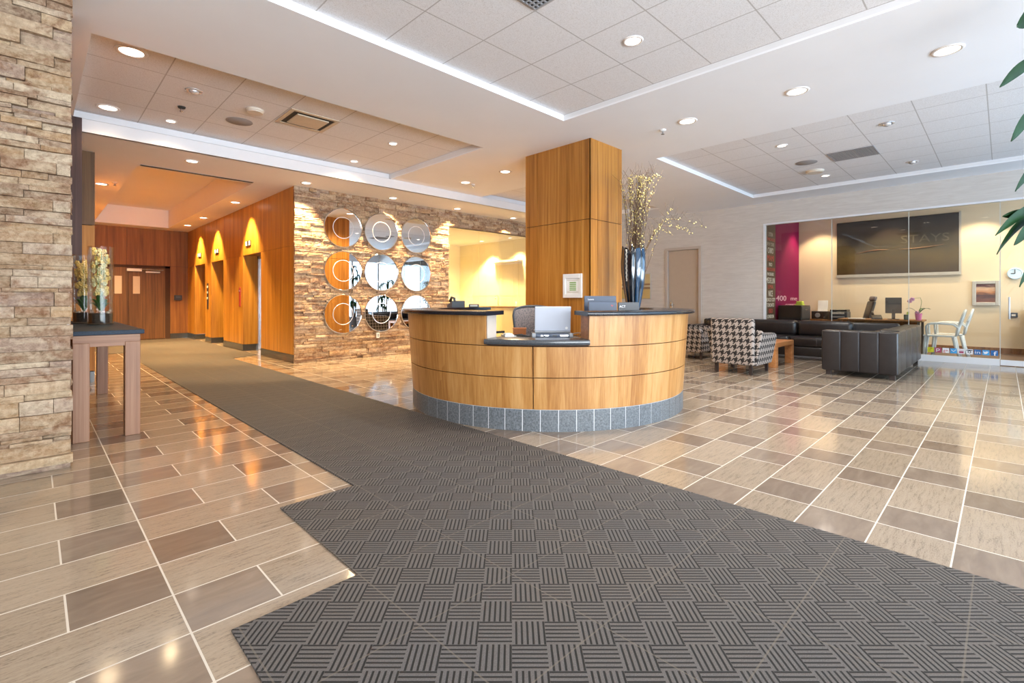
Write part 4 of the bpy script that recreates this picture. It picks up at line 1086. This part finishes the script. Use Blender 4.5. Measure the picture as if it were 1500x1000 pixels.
t = thing('letter_tray', 'white paper stand leaning on the wall above the black stereo', 'paper', (14.6, 3.30, .86))
MB().rbox(-.01, .01, -.11, .11, 0, .28, .002, 1, Matrix.Rotation(radians(8), 4, 'Y')).build('sheet', 'paper', t); MB().rbox(-.05, .06, -.11, .11, 0, .012, .003, 1).build('foot', 'white_plastic', t)
t = thing('printer', 'grey and black printer on the credenza beside the office chair', 'printer', (14.5, 2.90, .66))
MB().rbox(-.2, .2, -.19, .19, 0, .20, .02).build('body', 'dark_plastic', t); MB().rbox(-.19, .18, -.18, .18, .20, .25, .015).build('scanner_lid', 'black_plastic', t)
MB().rbox(-.24, -.19, -.14, .14, .05, .08, .004).build('paper_tray', 'grey_plastic', t); MB().box(-.204, -.198, -.13, .13, .14, .18).build('control_strip', 'pebble', t)
t = thing('filing_cabinet', 'black cabinet against the magenta panel with a yellow note on it', 'cabinet', (13.25, 3.6, 0))
MB().rbox(-.35, .38, -.25, .25, 0, 1.02, .008).build('body', 'black_plastic', t)
for k in range(3):
    d = MB().rbox(-.33, .36, -.262, -.248, .05 + k * .32, .35 + k * .32, .004, 1).build('drawer', 'dark_plastic', t); MB().rbox(-.08, .1, -.275, -.26, .26 + k * .32, .285 + k * .32, .003, 1).build('handle', 'steel', d)
tag(MB().rbox(13.38, 13.58, 3.45, 3.62, 1.021, 1.05, .003, 1).rbox(13.40, 13.56, 3.46, 3.6, 1.05, 1.12, .02).build('note_pad', 'yellow_note'), 'yellow-green pad lying on the black cabinet before the magenta panel', 'note pad')
t = thing('office_chair', 'black high-backed office chair beside the printer behind the glass wall', 'chair', (13.91, 2.53, 0), radians(115))
b = MB(); b.rbox(-.035, .035, -.21, .21, 0, .62, .03, 3, Matrix.Translation((-.24, 0, .52)) @ Matrix.Rotation(radians(-14), 4, 'Y')); b.build('back', 'leather', t, True, angle=50)
MB().rbox(-.04, .04, -.16, .16, 0, .12, .035, 3, Matrix.Translation((-.395, 0, 1.12)) @ Matrix.Rotation(radians(-14), 4, 'Y')).build('headrest', 'chair_mesh', t, True, angle=50)
MB().rbox(-.24, .24, -.23, .23, .43, .52, .035).build('seat', 'leather', t, True, angle=50); MB().tube([(0, 0, .08), (0, 0, .44)], .03).build('column_post', 'black_plastic', t)
for k in range(5):
    a = 2 * pi * k / 5; l = MB().tube([(0, 0, .11), (.28 * cos(a), .28 * sin(a), .075)], [.025, .016]).build('base_leg', 'black_plastic', t, True); MB().sphere((.28 * cos(a), .28 * sin(a), .03), .03, 10, 6).build('castor', 'black_plastic', l, True)
t = thing('computer_monitor', 'brown-black monitor on the office desk behind the glass wall', 'monitor', (13.15, 1.66, .735), radians(8))
R = Matrix.Rotation(radians(6), 4, 'Y')
MB().rbox(-.012, .015, -.14, .14, .13, .47, .006, 2, R).build('shell', 'screen_dark', t); MB().rbox(.0, .04, -.03, .03, .01, .22, .006).build('stem', 'black_plastic', t); MB().rbox(-.08, .11, -.1, .1, 0, .012, .004).build('foot', 'black_plastic', t)
t = thing('desk_telephone', 'black desk telephone on the office desk left of the monitor', 'telephone', (13.0, 1.93, .735), radians(15))
MB().prism([(-.09, 0), (.09, 0), (.09, .09), (-.09, .03)], Mx((0, 0, 0), (1, 0, 0), (0, 0, 1)), -.09, .09).build('base', 'black_plastic', t); MB().tube([(-.08, .07, .10), (-.05, .07, .13), (.06, .07, .16), (.09, .07, .12)], [.02, .016, .016, .02], 8).build('handset', 'black_plastic', t, True)
t = thing('paper_stack', 'loose white papers on the office desk in front of the black telephone', 'paper', (12.95, 2.28, .735), .2)
MB().rbox(-.11, .11, -.15, .15, 0, .012, .001, 1).build('sheets', 'paper', t); MB().rbox(-.10, .10, -.14, .13, .012, .016, .001, 1, Matrix.Rotation(.25, 4, 'Z')).build('top_sheet', 'paper', t)
t = thing('pen_cup', 'small dark green cup holding a yellow slip on the office desk', 'cup', (12.98, 1.43, .735))
MB().lathe([(.0001, 0), (.038, 0), (.04, .11), (.036, .11), (.034, .01), (.0001, .01)], 20).build('cup', 'cup_green', t, True, angle=40); MB().rbox(-.003, .003, -.025, .02, .05, .17, .001, 1, Matrix.Rotation(.2, 4, 'X')).build('slip', 'yellow_note', t)
t = thing('potted_orchid', 'small pink orchid in a pink pot on the office desk end', 'potted plant', (12.98, 1.23, .735))
MB().lathe([(.0001, 0), (.045, 0), (.06, .14), (.054, .14), (.042, .01), (.0001, .01)], 20).build('pot', 'pot_pink', t, True, angle=40); MB().lathe([(.0001, .125), (.052, .125)], 16).build('soil', 'soil', t)
MB().tube([(0, 0, .12), (.01, -.03, .25), (.0, -.05, .38), (0, -.03, .46), (0, .06, .45), (0, .14, .40)], .004, 6).build('stem', 'stem_green', t, True)
for k, (y, z) in enumerate(((.14, .39), (.10, .43), (.02, .15))):
    b = MB()
    for p in range(5): b.sphere((0, y + .022 * cos(1.257 * p), z + .022 * sin(1.257 * p)), .022, 7, 5, (.4, 1, 1))
    b.build('flower', 'orchid_pink', t, True)
for k, a in enumerate((-1.2, -.4, -2.0, 1.7)):
    vs = []; m = 7
    for i in range(m + 1):
        f = i / m; w = .026 * sin(pi * min(.98, f * .9 + .08)); c = Vector((.2 * f * cos(a), .2 * f * sin(a), .13 + .12 * sin(f * 2.2))); s_ = Vector((-sin(a), cos(a), 0)) * w; vs += [c - s_, c + Vector((0, 0, -.006)), c + s_]
    MB().add(vs, [q for i in range(m) for q in ((i * 3, i * 3 + 1, i * 3 + 4, i * 3 + 3), (i * 3 + 1, i * 3 + 2, i * 3 + 5, i * 3 + 4))]).build('leaf', 'leaf', t, True)
def ghost_chair(lab, x, y, rz):
    t = thing('armchair', lab, 'chair', (x, y, 0), rz)   # faces local +x
    MB().rbox(-.22, .24, -.23, .23, .44, .475, .015).build('seat', 'ghost_white', t, True, angle=50)
    b = MB(); n = 18; vs = []
    for i in range(n + 1):
        a = 2 * pi * i / n
        vs.append((0, .215 * cos(a), .24 * sin(a)))
    M = Matrix.Translation((-.30, 0, .73)) @ Matrix.Rotation(radians(-16), 4, 'Y')
    b.tube([M @ Vector(v) for v in vs], .022, 8, False); b.build('back_hoop', 'ghost_white', t, True)
    b = MB(); b.lathe([(.0001, -.004), (.205, -.004), (.205, .004), (.0001, .004)], 28, (0, 0, 0), M @ Matrix.Diagonal((1, 1, 1.12, 1)) @ Matrix.Rotation(radians(90), 4, 'Y')).build('back_oval', 'ghost_white', t, True, angle=40)
    for s in (-1, 1):
        MB().tube([(-.24, s * .23, .46), (-.27, s * .235, .62), (-.2, s * .25, .685), (0, s * .27, .70), (.16, s * .265, .685), (.19, s * .25, .64), (.18, s * .235, .46)], .019, 8).build('armrest', 'ghost_white', t, True)
        MB().tube([(.2, s * .2, .45), (.22, s * .21, .2), (.235, s * .21, 0)], [.026, .022, .016], 8).build('leg', 'ghost_white', t, True)
        MB().tube([(-.2, s * .2, .45), (-.24, s * .2, .22), (-.31, s * .2, 0)], [.028, .023, .016], 8).build('leg', 'ghost_white', t, True)
ghost_chair('white glossy oval-back armchair behind the office glass, nearer the glass', 12.62, .87, radians(90))
ghost_chair('white glossy oval-back armchair behind the office glass, farther from the glass', 13.25, .79, radians(90))
t = thing('side_unit', 'dark narrow shelf unit at the right end of the office wall', 'shelf', (14.45, -.48, 0))
MB().box(-.25, .3, -.2, -.17, 0, .95).box(-.25, .3, .13, .16, 0, .95).build('side_panel', 'wood_deep', t)
for z in (.05, .48, .92): MB().box(-.25, .3, -.17, .13, z, z + .03).build('shelf', 'wood_deep', t)
# square stickers along the foot of the glass
st = [('yellow', 'yellow_decal', 'black_decal', ''), ('crimson', 'crimson_decal', 'white_decal', 'p'), ('white and red', 'white_decal', 'red_decal', 'g+'), ('light blue', 'sky_decal', 'white_decal', 'v'), ('white and red-lined', 'white_decal', 'crimson_decal', 'You'), ('white and black', 'white_decal', 'black_decal', 'o'), ('blue', 'blue_decal', 'white_decal', 'in'), ('sky blue', 'sky_decal', 'white_decal', 'bird'), ('deep blue', 'blue_decal', 'white_decal', 'f')]
how = ['with a dark arrow mark, leftmost', 'with a white looped letter, second from the left', 'with a red letter, third from left', 'with a white tick, fourth from the left', 'with a small caption, middle one', 'with a dark ring, sixth from left', 'with white letters in, seventh from the left', 'with a white bird, eighth from the left', 'with a white letter f, rightmost']
for k, (nm, base, fg, mark) in enumerate(st):
    yc = .965 - k * .1065
    t = thing('window_sticker', 'small %s sticker %s on the glass foot' % (nm, how[k]), 'sticker', (XR + .019, yc, .215), group='square stickers on the office glass')
    MB().rbox(-.002, .0, -.046, .046, -.046, .046, .0008, 1).build('square', base, t)
    T = lambda body, size, x, z, m, sq=None: text_mesh(body, size, Mx((-.0026, -x, z), (0, -1, 0), (0, 0, 1)), .001, squeeze=sq).build('symbol', m, t)
    if mark == '': MB().prism([(-.02, -.008), (-.004, -.012), (-.006, .004)], Mx((-.0026, 0, 0), (0, -1, 0), (0, 0, 1)), 0, .001).box(-.0032, -.0022, -.025, .01, .016, .022).build('symbol', fg, t)
    elif mark == 'v': MB().tube([(-.0026, .03, .018), (-.0026, 0, -.012), (-.0026, -.035, .026)], .007, 5).build('symbol', fg, t)
    elif mark == 'o':
        MB().lathe([(.014, 0), (.024, 0), (.024, .001), (.014, .001)], 24, (-.0022, 0, -.004), Rc, False).build('symbol', fg, t); MB().box(-.0032, -.0022, -.04, .04, .018, .034).build('top_bar', fg, t)
    elif mark == 'bird':
        MB().prism([(-.034, -.02), (-.01, -.026), (.014, -.018), (.026, .004), (.036, .016), (.024, .016), (.012, .026), (.0, .016), (-.02, .012), (-.034, .024), (-.034, .008), (-.026, -.004), (-.03, -.006), (-.018, -.014)], Mx((-.0026, 0, 0), (0, -1, 0), (0, 0, 1)), 0, .001).build('symbol', fg, t)
    elif mark == 'You': T('You', .034, -.03, .008, fg, .06); MB().rbox(-.003, -.002, -.03, .03, -.034, .002, .0004, 1).build('tube', fg, t)
    elif mark == 'f': T('f', .11, -.012, -.046, fg, .045)
    elif mark == 'p': T('p', .09, -.026, -.012, fg, .05)
    else: T(mark, .075, -.034, -.026, fg, .066)
# kitchenette counter, tap, shelf
t = thing('kitchen_counter', 'dark-topped counter along the kitchenette wall behind the glass', 'counter', (0, 0, 0))
MB().rbox(9.33, 9.948, 9.35, 10.9, .93, .97, .004, 1).build('top', 'wood_dark', t); MB().box(9.38, 9.948, 9.38, 10.85, .1, .93).build('cabinet', 'kitchen_cream', t)
MB().box(9.42, 9.94, 9.4, 10.83, 0, .1).build('plinth', 'groove_dark', t)
t = thing('tap', 'thin chrome swan-neck tap on the kitchenette counter', 'tap', (9.75, 10.45, .97))
MB().tube([(0, 0, 0), (0, 0, .26)] + [(-.055 + .055 * cos(a), 0, .26 + .055 * sin(a)) for a in [pi * k / 8 for k in range(1, 9)]] + [(-.11, 0, .2)], .011, 10).build('spout', 'chrome', t, True)
MB().lathe([(.025, 0), (.025, .02), (.012, .03)], 16).tube([(0, -.01, .03), (0, -.07, .06)], .006).build('lever', 'chrome', t, True)
t = thing('wall_shelf', 'pale wall shelf high on the kitchenette wall beside the column', 'shelf', (9.95, 10.2, 2.28))
MB().rbox(-.22, 0, -.55, .62, -.03, .02, .004, 1).build('board', 'white_plastic', t); MB().box(-.03, 0, -.5, .55, -.09, -.03).build('cleat', 'white_plastic', t)

# ------------------------------------------------------------------ potted corn plants at the window side
def corn_plant(lab, x, y, crowns, seed, extra=()):
    rg = random.Random(seed)
    t = thing('corn_plant', lab, 'potted plant', (x, y, 0))
    MB().lathe([(.0001, 0), (.17, 0), (.22, .42), (.20, .42), (.19, .36), (.0001, .36)], 32).build('planter', 'planter', t, True, angle=40)
    MB().lathe([(.0001, .365), (.192, .365)], 24).build('soil', 'soil', t)
    for ci, (cx, cy, cz, nl, ln) in enumerate(crowns):
        st = MB().tube([(cx * .3, cy * .3, .36), (cx * .7, cy * .7, cz * .5), (cx, cy, cz)], [.035, .028, .02], 8).build('cane', 'bark', t, True)
        for k in range(nl):
            a = 2.4 * k + rg.uniform(-.3, .3) + ci; le = ln * rg.uniform(.75, 1.1); up = rg.uniform(.35, 1.0)
            leaf(t, Vector((cx, cy, cz + rg.uniform(-.15, .05))), a, le, up, rg)
    return t
def leaf(t, p, a, le, up, rg):
    m = 12; vs = []; d = Vector((cos(a), sin(a), 0)); s_ = Vector((-sin(a), cos(a), 0)); pos = p.copy(); th = up * 1.1
    tw = rg.uniform(-.5, .5)
    for i in range(m + 1):
        f = i / m; w = .045 * (sin(pi * min(1, f * .82 + .16)) ** .8) * (1 if f < .98 else .2) * le / .55
        n_ = Vector((-sin(th) * d.x, -sin(th) * d.y, cos(th)))
        sv = s_ * cos(tw * f) + n_ * sin(tw * f)
        vs += [pos - sv * w + n_ * w * .3, pos, pos + sv * w + n_ * w * .3]
        pos = pos + (d * cos(th) + Vector((0, 0, sin(th)))) * le / m; th -= (.16 + .14 * f) * (1 + .3 * up)
    o = MB().add(vs, [q for i in range(m) for q in ((i * 3, i * 3 + 1, i * 3 + 4, i * 3 + 3), (i * 3 + 1, i * 3 + 2, i * 3 + 5, i * 3 + 4))]).build('leaf', 'leaf_dark', t, True)
    return o
px_, py_ = vp(4.03, 3.52)[:2]
toA = radians(180 - 44.64)   # towards the left of the picture
tp = corn_plant('tall corn plant at the right edge with drooping dark green leaves', px_, py_,
           [(.05, -.05, 3.12, 5, .30), (.12, -.12, 2.1, 5, .40), (-.0, -.16, 1.5, 5, .38)], 3)
def leaf2(base, tip, arch, w):
    b0, t0 = Vector(vp(*base)) - Vector((px_, py_, 0)), Vector(vp(*tip)) - Vector((px_, py_, 0)); vs = []; m = 12
    d = (t0 - b0); sd = d.cross(Vector((0, 0, 1))).normalized(); sd = (sd * .35 + d.cross(sd).normalized() * .9).normalized()
    for i in range(m + 1):
        f = i / m; c = b0.lerp(t0, f) + Vector((0, 0, arch * 4 * f * (1 - f))); ww = w * 1.25 * (.16 * (1 - f) + sin(pi * f ** 1.55) ** .75 if f < .995 else .06)
        vs += [c - sd * ww + Vector((.006, .006, 0)), c, c + sd * ww + Vector((.006, .006, 0))]
    zs = min(b0.z - .06, 3.05); k_ = .3 + .7 * zs / 3.12
    MB().add(vs, [q for i in range(m) for q in ((i * 3, i * 3 + 1, i * 3 + 4, i * 3 + 3), (i * 3 + 1, i * 3 + 2, i * 3 + 5, i * 3 + 4))]).tube([(.05 * k_, -.05 * k_, zs), (Vector((.05 * k_, -.05 * k_, zs)) + b0) / 2 + Vector((0, 0, .03)), b0], [.012, .009, .006], 6).build('leaf', 'leaf_dark', tp, True)
for base, tip, arch, w in (((3.86, 3.42, 3.2), (3.54, 3.4, 3.07), .04, .055), ((3.84, 3.42, 2.86), (3.42, 3.4, 2.64), .06, .035), ((3.80, 3.42, 2.55), (3.50, 3.4, 2.26), .05, .042), ((3.82, 3.42, 2.16), (3.53, 3.4, 1.91), .05, .03),
                            ((3.88, 3.42, 1.80), (3.39, 3.4, 1.60), .08, .034), ((3.84, 3.46, 1.74), (3.42, 3.42, 1.47), .10, .03), ((3.80, 3.4, 1.72), (3.50, 3.38, 1.53), .05, .045), ((3.86, 3.44, 1.66), (3.46, 3.42, 1.74), .05, .028), ((3.80, 3.42, 1.52), (3.56, 3.4, 1.24), .05, .035)):
    leaf2(base, tip, arch, w)
corn_plant('bushy corn plant by the window wall, larger of the two reflected in the mirrors', 9.75, -1.55, [(0, 0, 1.5, 12, .6), (.12, .1, 2.1, 12, .6), (-.1, .08, 1.0, 10, .55), (.05, -.1, 2.5, 9, .5)], 8)
corn_plant('bushy corn plant by the window wall, smaller of the two reflected in the mirrors', 10.9, -1.0, [(0, 0, 1.3, 12, .55), (.1, .1, 1.9, 12, .55), (-.1, .0, .9, 10, .5)], 9)

# ------------------------------------------------------------------ lamps and fittings in the ceilings
WARM, AMBER, NEUT = (1, .73, .41), (1, .64, .27), (1, .93, .85)
def downlight(x, y, z, lab, r=.10, power=40, col=WARM, angle=110, blend=.7, dx=0, dy=0, grp='recessed ceiling lights'):
    t = thing('ceiling_light', lab, 'ceiling light', (x, y, z), group=grp)
    MB().lathe([(r * .80, -.002), (r * .86, -.010), (r * 1.08, -.008), (r * 1.12, 0), (r * .80, 0.0)], 32, caps=False).build('trim_ring', 'trim_ring', t, True)
    MB().lathe([(.0001, -.004), (r * .84, -.004), (r * .84, -.0015), (.0001, -.0015)], 28).build('lens', 'light_glow', t)
    l = bpy.data.lights.new('lamp', 'SPOT'); l.energy = power * 2.5; l.color = col; l.spot_size = radians(angle); l.spot_blend = blend; l.shadow_soft_size = r * .95
    o = bpy.data.objects.new('lamp', l); COL.objects.link(o); o.parent = t; o.location = (0, 0, -.03); o.rotation_euler = (dy, dx, 0)
    return t
near = ['nearest the window, far right of the picture', 'second from the window, right of the column', 'third, beside the white sprinkler right of the column']
for k, y in enumerate((.35, 1.55, 2.77)): downlight(5.81, y, ZC, 'large round ceiling light %s' % near[k], .105, 42, NEUT, 140)
downlight(5.84, 6.08, ZC, 'round ceiling light just left of the column top', .095, 85, WARM, 140); downlight(5.84, 7.17, ZC, 'round ceiling light farther left of the column, beside the pale fascia', .095, 75, WARM, 140)
downlight(.66, 5.75, 3.48, 'largest round light in the left tiled ceiling near the stone pier', .115, 52, WARM, 140); downlight(.65, 7.62, 3.48, 'second large round light in the left tiled ceiling, by the fascia', .105, 6, WARM, 140)
downlight(1.28, 7.62, 3.48, 'small round light in the left tiled ceiling below the dark sprinkler', .06, 6, WARM, 140)
downlight(3.82, 6.39, 3.48, 'small round light in the left tiled ceiling, right of the cream vent', .065, 40, WARM, 140); downlight(3.84, 7.66, 3.48, 'small round light in the left tiled ceiling nearest the mirrors', .065, 20, WARM, 140)
downlight(3.79, 2.31, 3.45, 'single round light in the big tiled tray above the desk', .08, 50, NEUT, 150)
downlight(7.94, 2.32, 3.45, 'small lit light in the right tiled ceiling nearest the column', .07, 30, NEUT, 150); downlight(10.43, 2.315, 3.45, 'small lit light in the right tiled ceiling below the round detector', .07, 30, NEUT, 150)
for k, x in enumerate((1.69, 3.44, 5.20, 6.85, 8.63)):
    lab = ['at the corridor entrance', 'at the stone wall corner', 'above the centre mirrors', 'above the left end of the glazed opening', 'above the glazed opening near the column'][k]
    downlight(x, (8.5, 8.66, 8.70, 8.70, 8.70)[k], ZS, 'soffit light ' + lab, .085, 20 if k == 0 else 130, WARM if k == 0 else (1, .70, .36), 110 if k == 0 else 84, .35, 0, 0 if k == 0 else radians(10))
for k, (x, y) in enumerate(((3.06, 11.45), (3.06, 14.15), (3.06, 15.9))):
    downlight(x, y, ZS, 'corridor soffit light in front of the lift ' + where[k], .095, 210, AMBER, 84, .5, radians(-8), 0)
for k, (x, y) in enumerate(((.87, 11.3), (.87, 14.1), (.87, 15.9))):
    downlight(x, y, ZS, 'left corridor soffit light ' + ['nearest, beside the wood pier', 'in the middle of the corridor', 'at the far end of the corridor'][k], .095, 190, AMBER, 130, .6)
downlight(9.5, 10.9, 2.9, 'round kitchenette light, left of the two above the cream wall', .07, 150, (1, .74, .34), 100, .4, 0, 0); downlight(9.55, 9.75, 2.9, 'round kitchenette light, right of the two above the cream wall', .07, 130, (1, .74, .34), 100, .4)
downlight(8.2, 11.2, 2.9, 'round kitchenette light in the middle of its ceiling', .08, 130, (1, .76, .4), 150)
for k, (x, y) in enumerate(((14.25, 3.35), (14.25, 1.9), (14.25, .35), (14.25, -1.1))):
    downlight(x, y, 3.42, 'office ceiling light washing the cream wall, ' + ['left end', 'above the dark picture', 'right of the dark picture', 'near the glass door'][k], .07, 44, (1, .78, .50), 96, .4)
downlight(13.2, 1.2, 3.42, 'office ceiling light above the office desk', .08, 40, (1, .84, .62), 150); downlight(13.4, -1.6, 3.42, 'office ceiling light inside the glass door', .08, 40, (1, .84, .62), 150)
def eyeball(x, y, z, lab):
    t = thing('adjustable_light', lab, 'ceiling light', (x, y, z), group='unlit adjustable ceiling lights')
    MB().lathe([(.055, -.002), (.06, -.008), (.085, -.006), (.088, 0), (.055, 0)], 28, caps=False).build('trim_ring', 'light_off', t, True); MB().sphere((0, 0, -.005), .05, 16, 10, (1, 1, .7)).build('eyeball', 'light_off', t, True)
eyeball(1.28, 6.34, 3.48, 'unlit silver adjustable light in the left tiled ceiling'); eyeball(7.93, 1.07, 3.45, 'unlit silver adjustable light in the right tiled ceiling, nearer the entrance'); eyeball(10.43, 1.07, 3.45, 'unlit silver adjustable light in the right tiled ceiling, nearer the office glass')
def sprinkler(x, y, z, lab, mat):
    t = thing('sprinkler', lab, 'sprinkler', (x, y, z))
    MB().lathe([(.0001, 0), (.042, 0), (.036, -.018), (.018, -.024), (.0001, -.024)], 20).build('escutcheon', mat, t, True, angle=40)
    MB().tube([(0, 0, -.02), (0, 0, -.055)], .009).tube([(.012, 0, -.02), (.014, 0, -.05)], .003, 5).tube([(-.012, 0, -.02), (-.014, 0, -.05)], .003, 5).lathe([(.0001, -.055), (.022, -.055), (.022, -.058), (.0001, -.058)], 14).build('head', 'steel', t)
sprinkler(5.88, 3.14, ZC, 'white ceiling sprinkler between the ceiling lights right of the column', 'white_plastic'); sprinkler(1.28, 6.97, 3.48, 'dark sprinkler in the left tiled ceiling', 'vent_slot'); sprinkler(1.03, 11.0, ZS, 'small sprinkler in the corridor soffit beside the wood pier', 'vent_cream'); sprinkler(6.05, 7.2, ZC, 'small white sprinkler right beside a round light near the fascia', 'white_plastic')
def disc(x, y, z, lab, name, cat, r, mat, h=.02):
    t = thing(name, lab, cat, (x, y, z))
    MB().lathe([(.0001, -h), (r * .86, -h), (r * .9, -h * .5)], 32).build('grille', mat, t, True, angle=40); MB().lathe([(r * .88, 0), (r * .88, -h * .8), (r, -h * .5), (r, 0)], 32, caps=False).build('rim', mat, t, True, angle=40)
disc(1.92, 7.01, 3.48, 'round grey loudspeaker in the left tiled ceiling', 'ceiling_speaker', 'speaker', .155, 'speaker_mesh', .008); disc(1.94, 6.45, 3.48, 'round cream smoke detector in the left tiled ceiling', 'smoke_detector', 'smoke detector', .10, 'detector', .04)
disc(9.22, 2.32, 3.45, 'round grey loudspeaker in the right tiled ceiling', 'ceiling_speaker', 'speaker', .16, 'speaker_mesh', .008); disc(9.91, 2.36, 3.45, 'round cream detector in the right tiled ceiling', 'smoke_detector', 'smoke detector', .14, 'detector', .04)
disc(1.72, 10.9, 3.72, 'round cream detector in the amber corridor recess', 'smoke_detector', 'smoke detector', .10, 'detector', .04)
t = thing('ceiling_vent', 'recessed cream rectangular vent with dark frame in the left tiled ceiling', 'vent', (2.55, 6.37, 3.48))
f = MB()
for (a, c, d, e) in ((-.31, -.26, -.30, .29), (.26, .31, -.30, .29), (-.26, .26, -.30, -.25), (-.26, .26, .24, .29)): f.rbox(a, c, d, e, -.012, 0, .003, 1)
f.build('frame', 'vent_cream', t); MB().box(-.265, .265, -.255, .245, -.004, -.001).build('slot', 'vent_slot', t); MB().rbox(-.20, .20, -.19, .18, -.022, -.006, .004).build('plate', 'vent_cream', t)
t = thing('ceiling_vent', 'square slatted black return grille in the big tiled tray', 'vent', (2.535, 2.31, 3.45))
MB().box(-.29, .29, -.29, .29, -.003, 0).build('backing', 'vent_slot', t)
for k in range(15): MB().box(-.28, .28, -.28 + k * .04, -.268 + k * .04, -.010, -.003).build('slat', 'vent_grey', t)
for k in range(15): MB().box(-.28 + k * .04, -.268 + k * .04, -.28, .28, -.012, -.003).build('cross_slat', 'vent_grey', t)
t = thing('ceiling_vent', 'grey return grille in the right tiled ceiling', 'vent', (9.19, 1.66, 3.45))
MB().box(-.29, .29, -.30, .30, -.004, 0).build('backing', 'vent_grey', t)
for k in range(24): MB().box(-.285, .285, -.295 + k * .0255, -.285 + k * .0255, -.010, -.004).build('slat', 'speaker_mesh', t)
t = thing('slot_diffuser', 'long dark slot diffuser along the front edge of the corridor recess', 'vent', (1.97, 9.30, ZS))
MB().box(-.80, .80, -.045, .045, -.004, 0).build('frame', 'vent_grey', t); MB().box(-.79, .79, -.035, -.005, -.006, -.003).box(-.79, .79, .005, .035, -.006, -.003).build('slot', 'vent_slot', t)
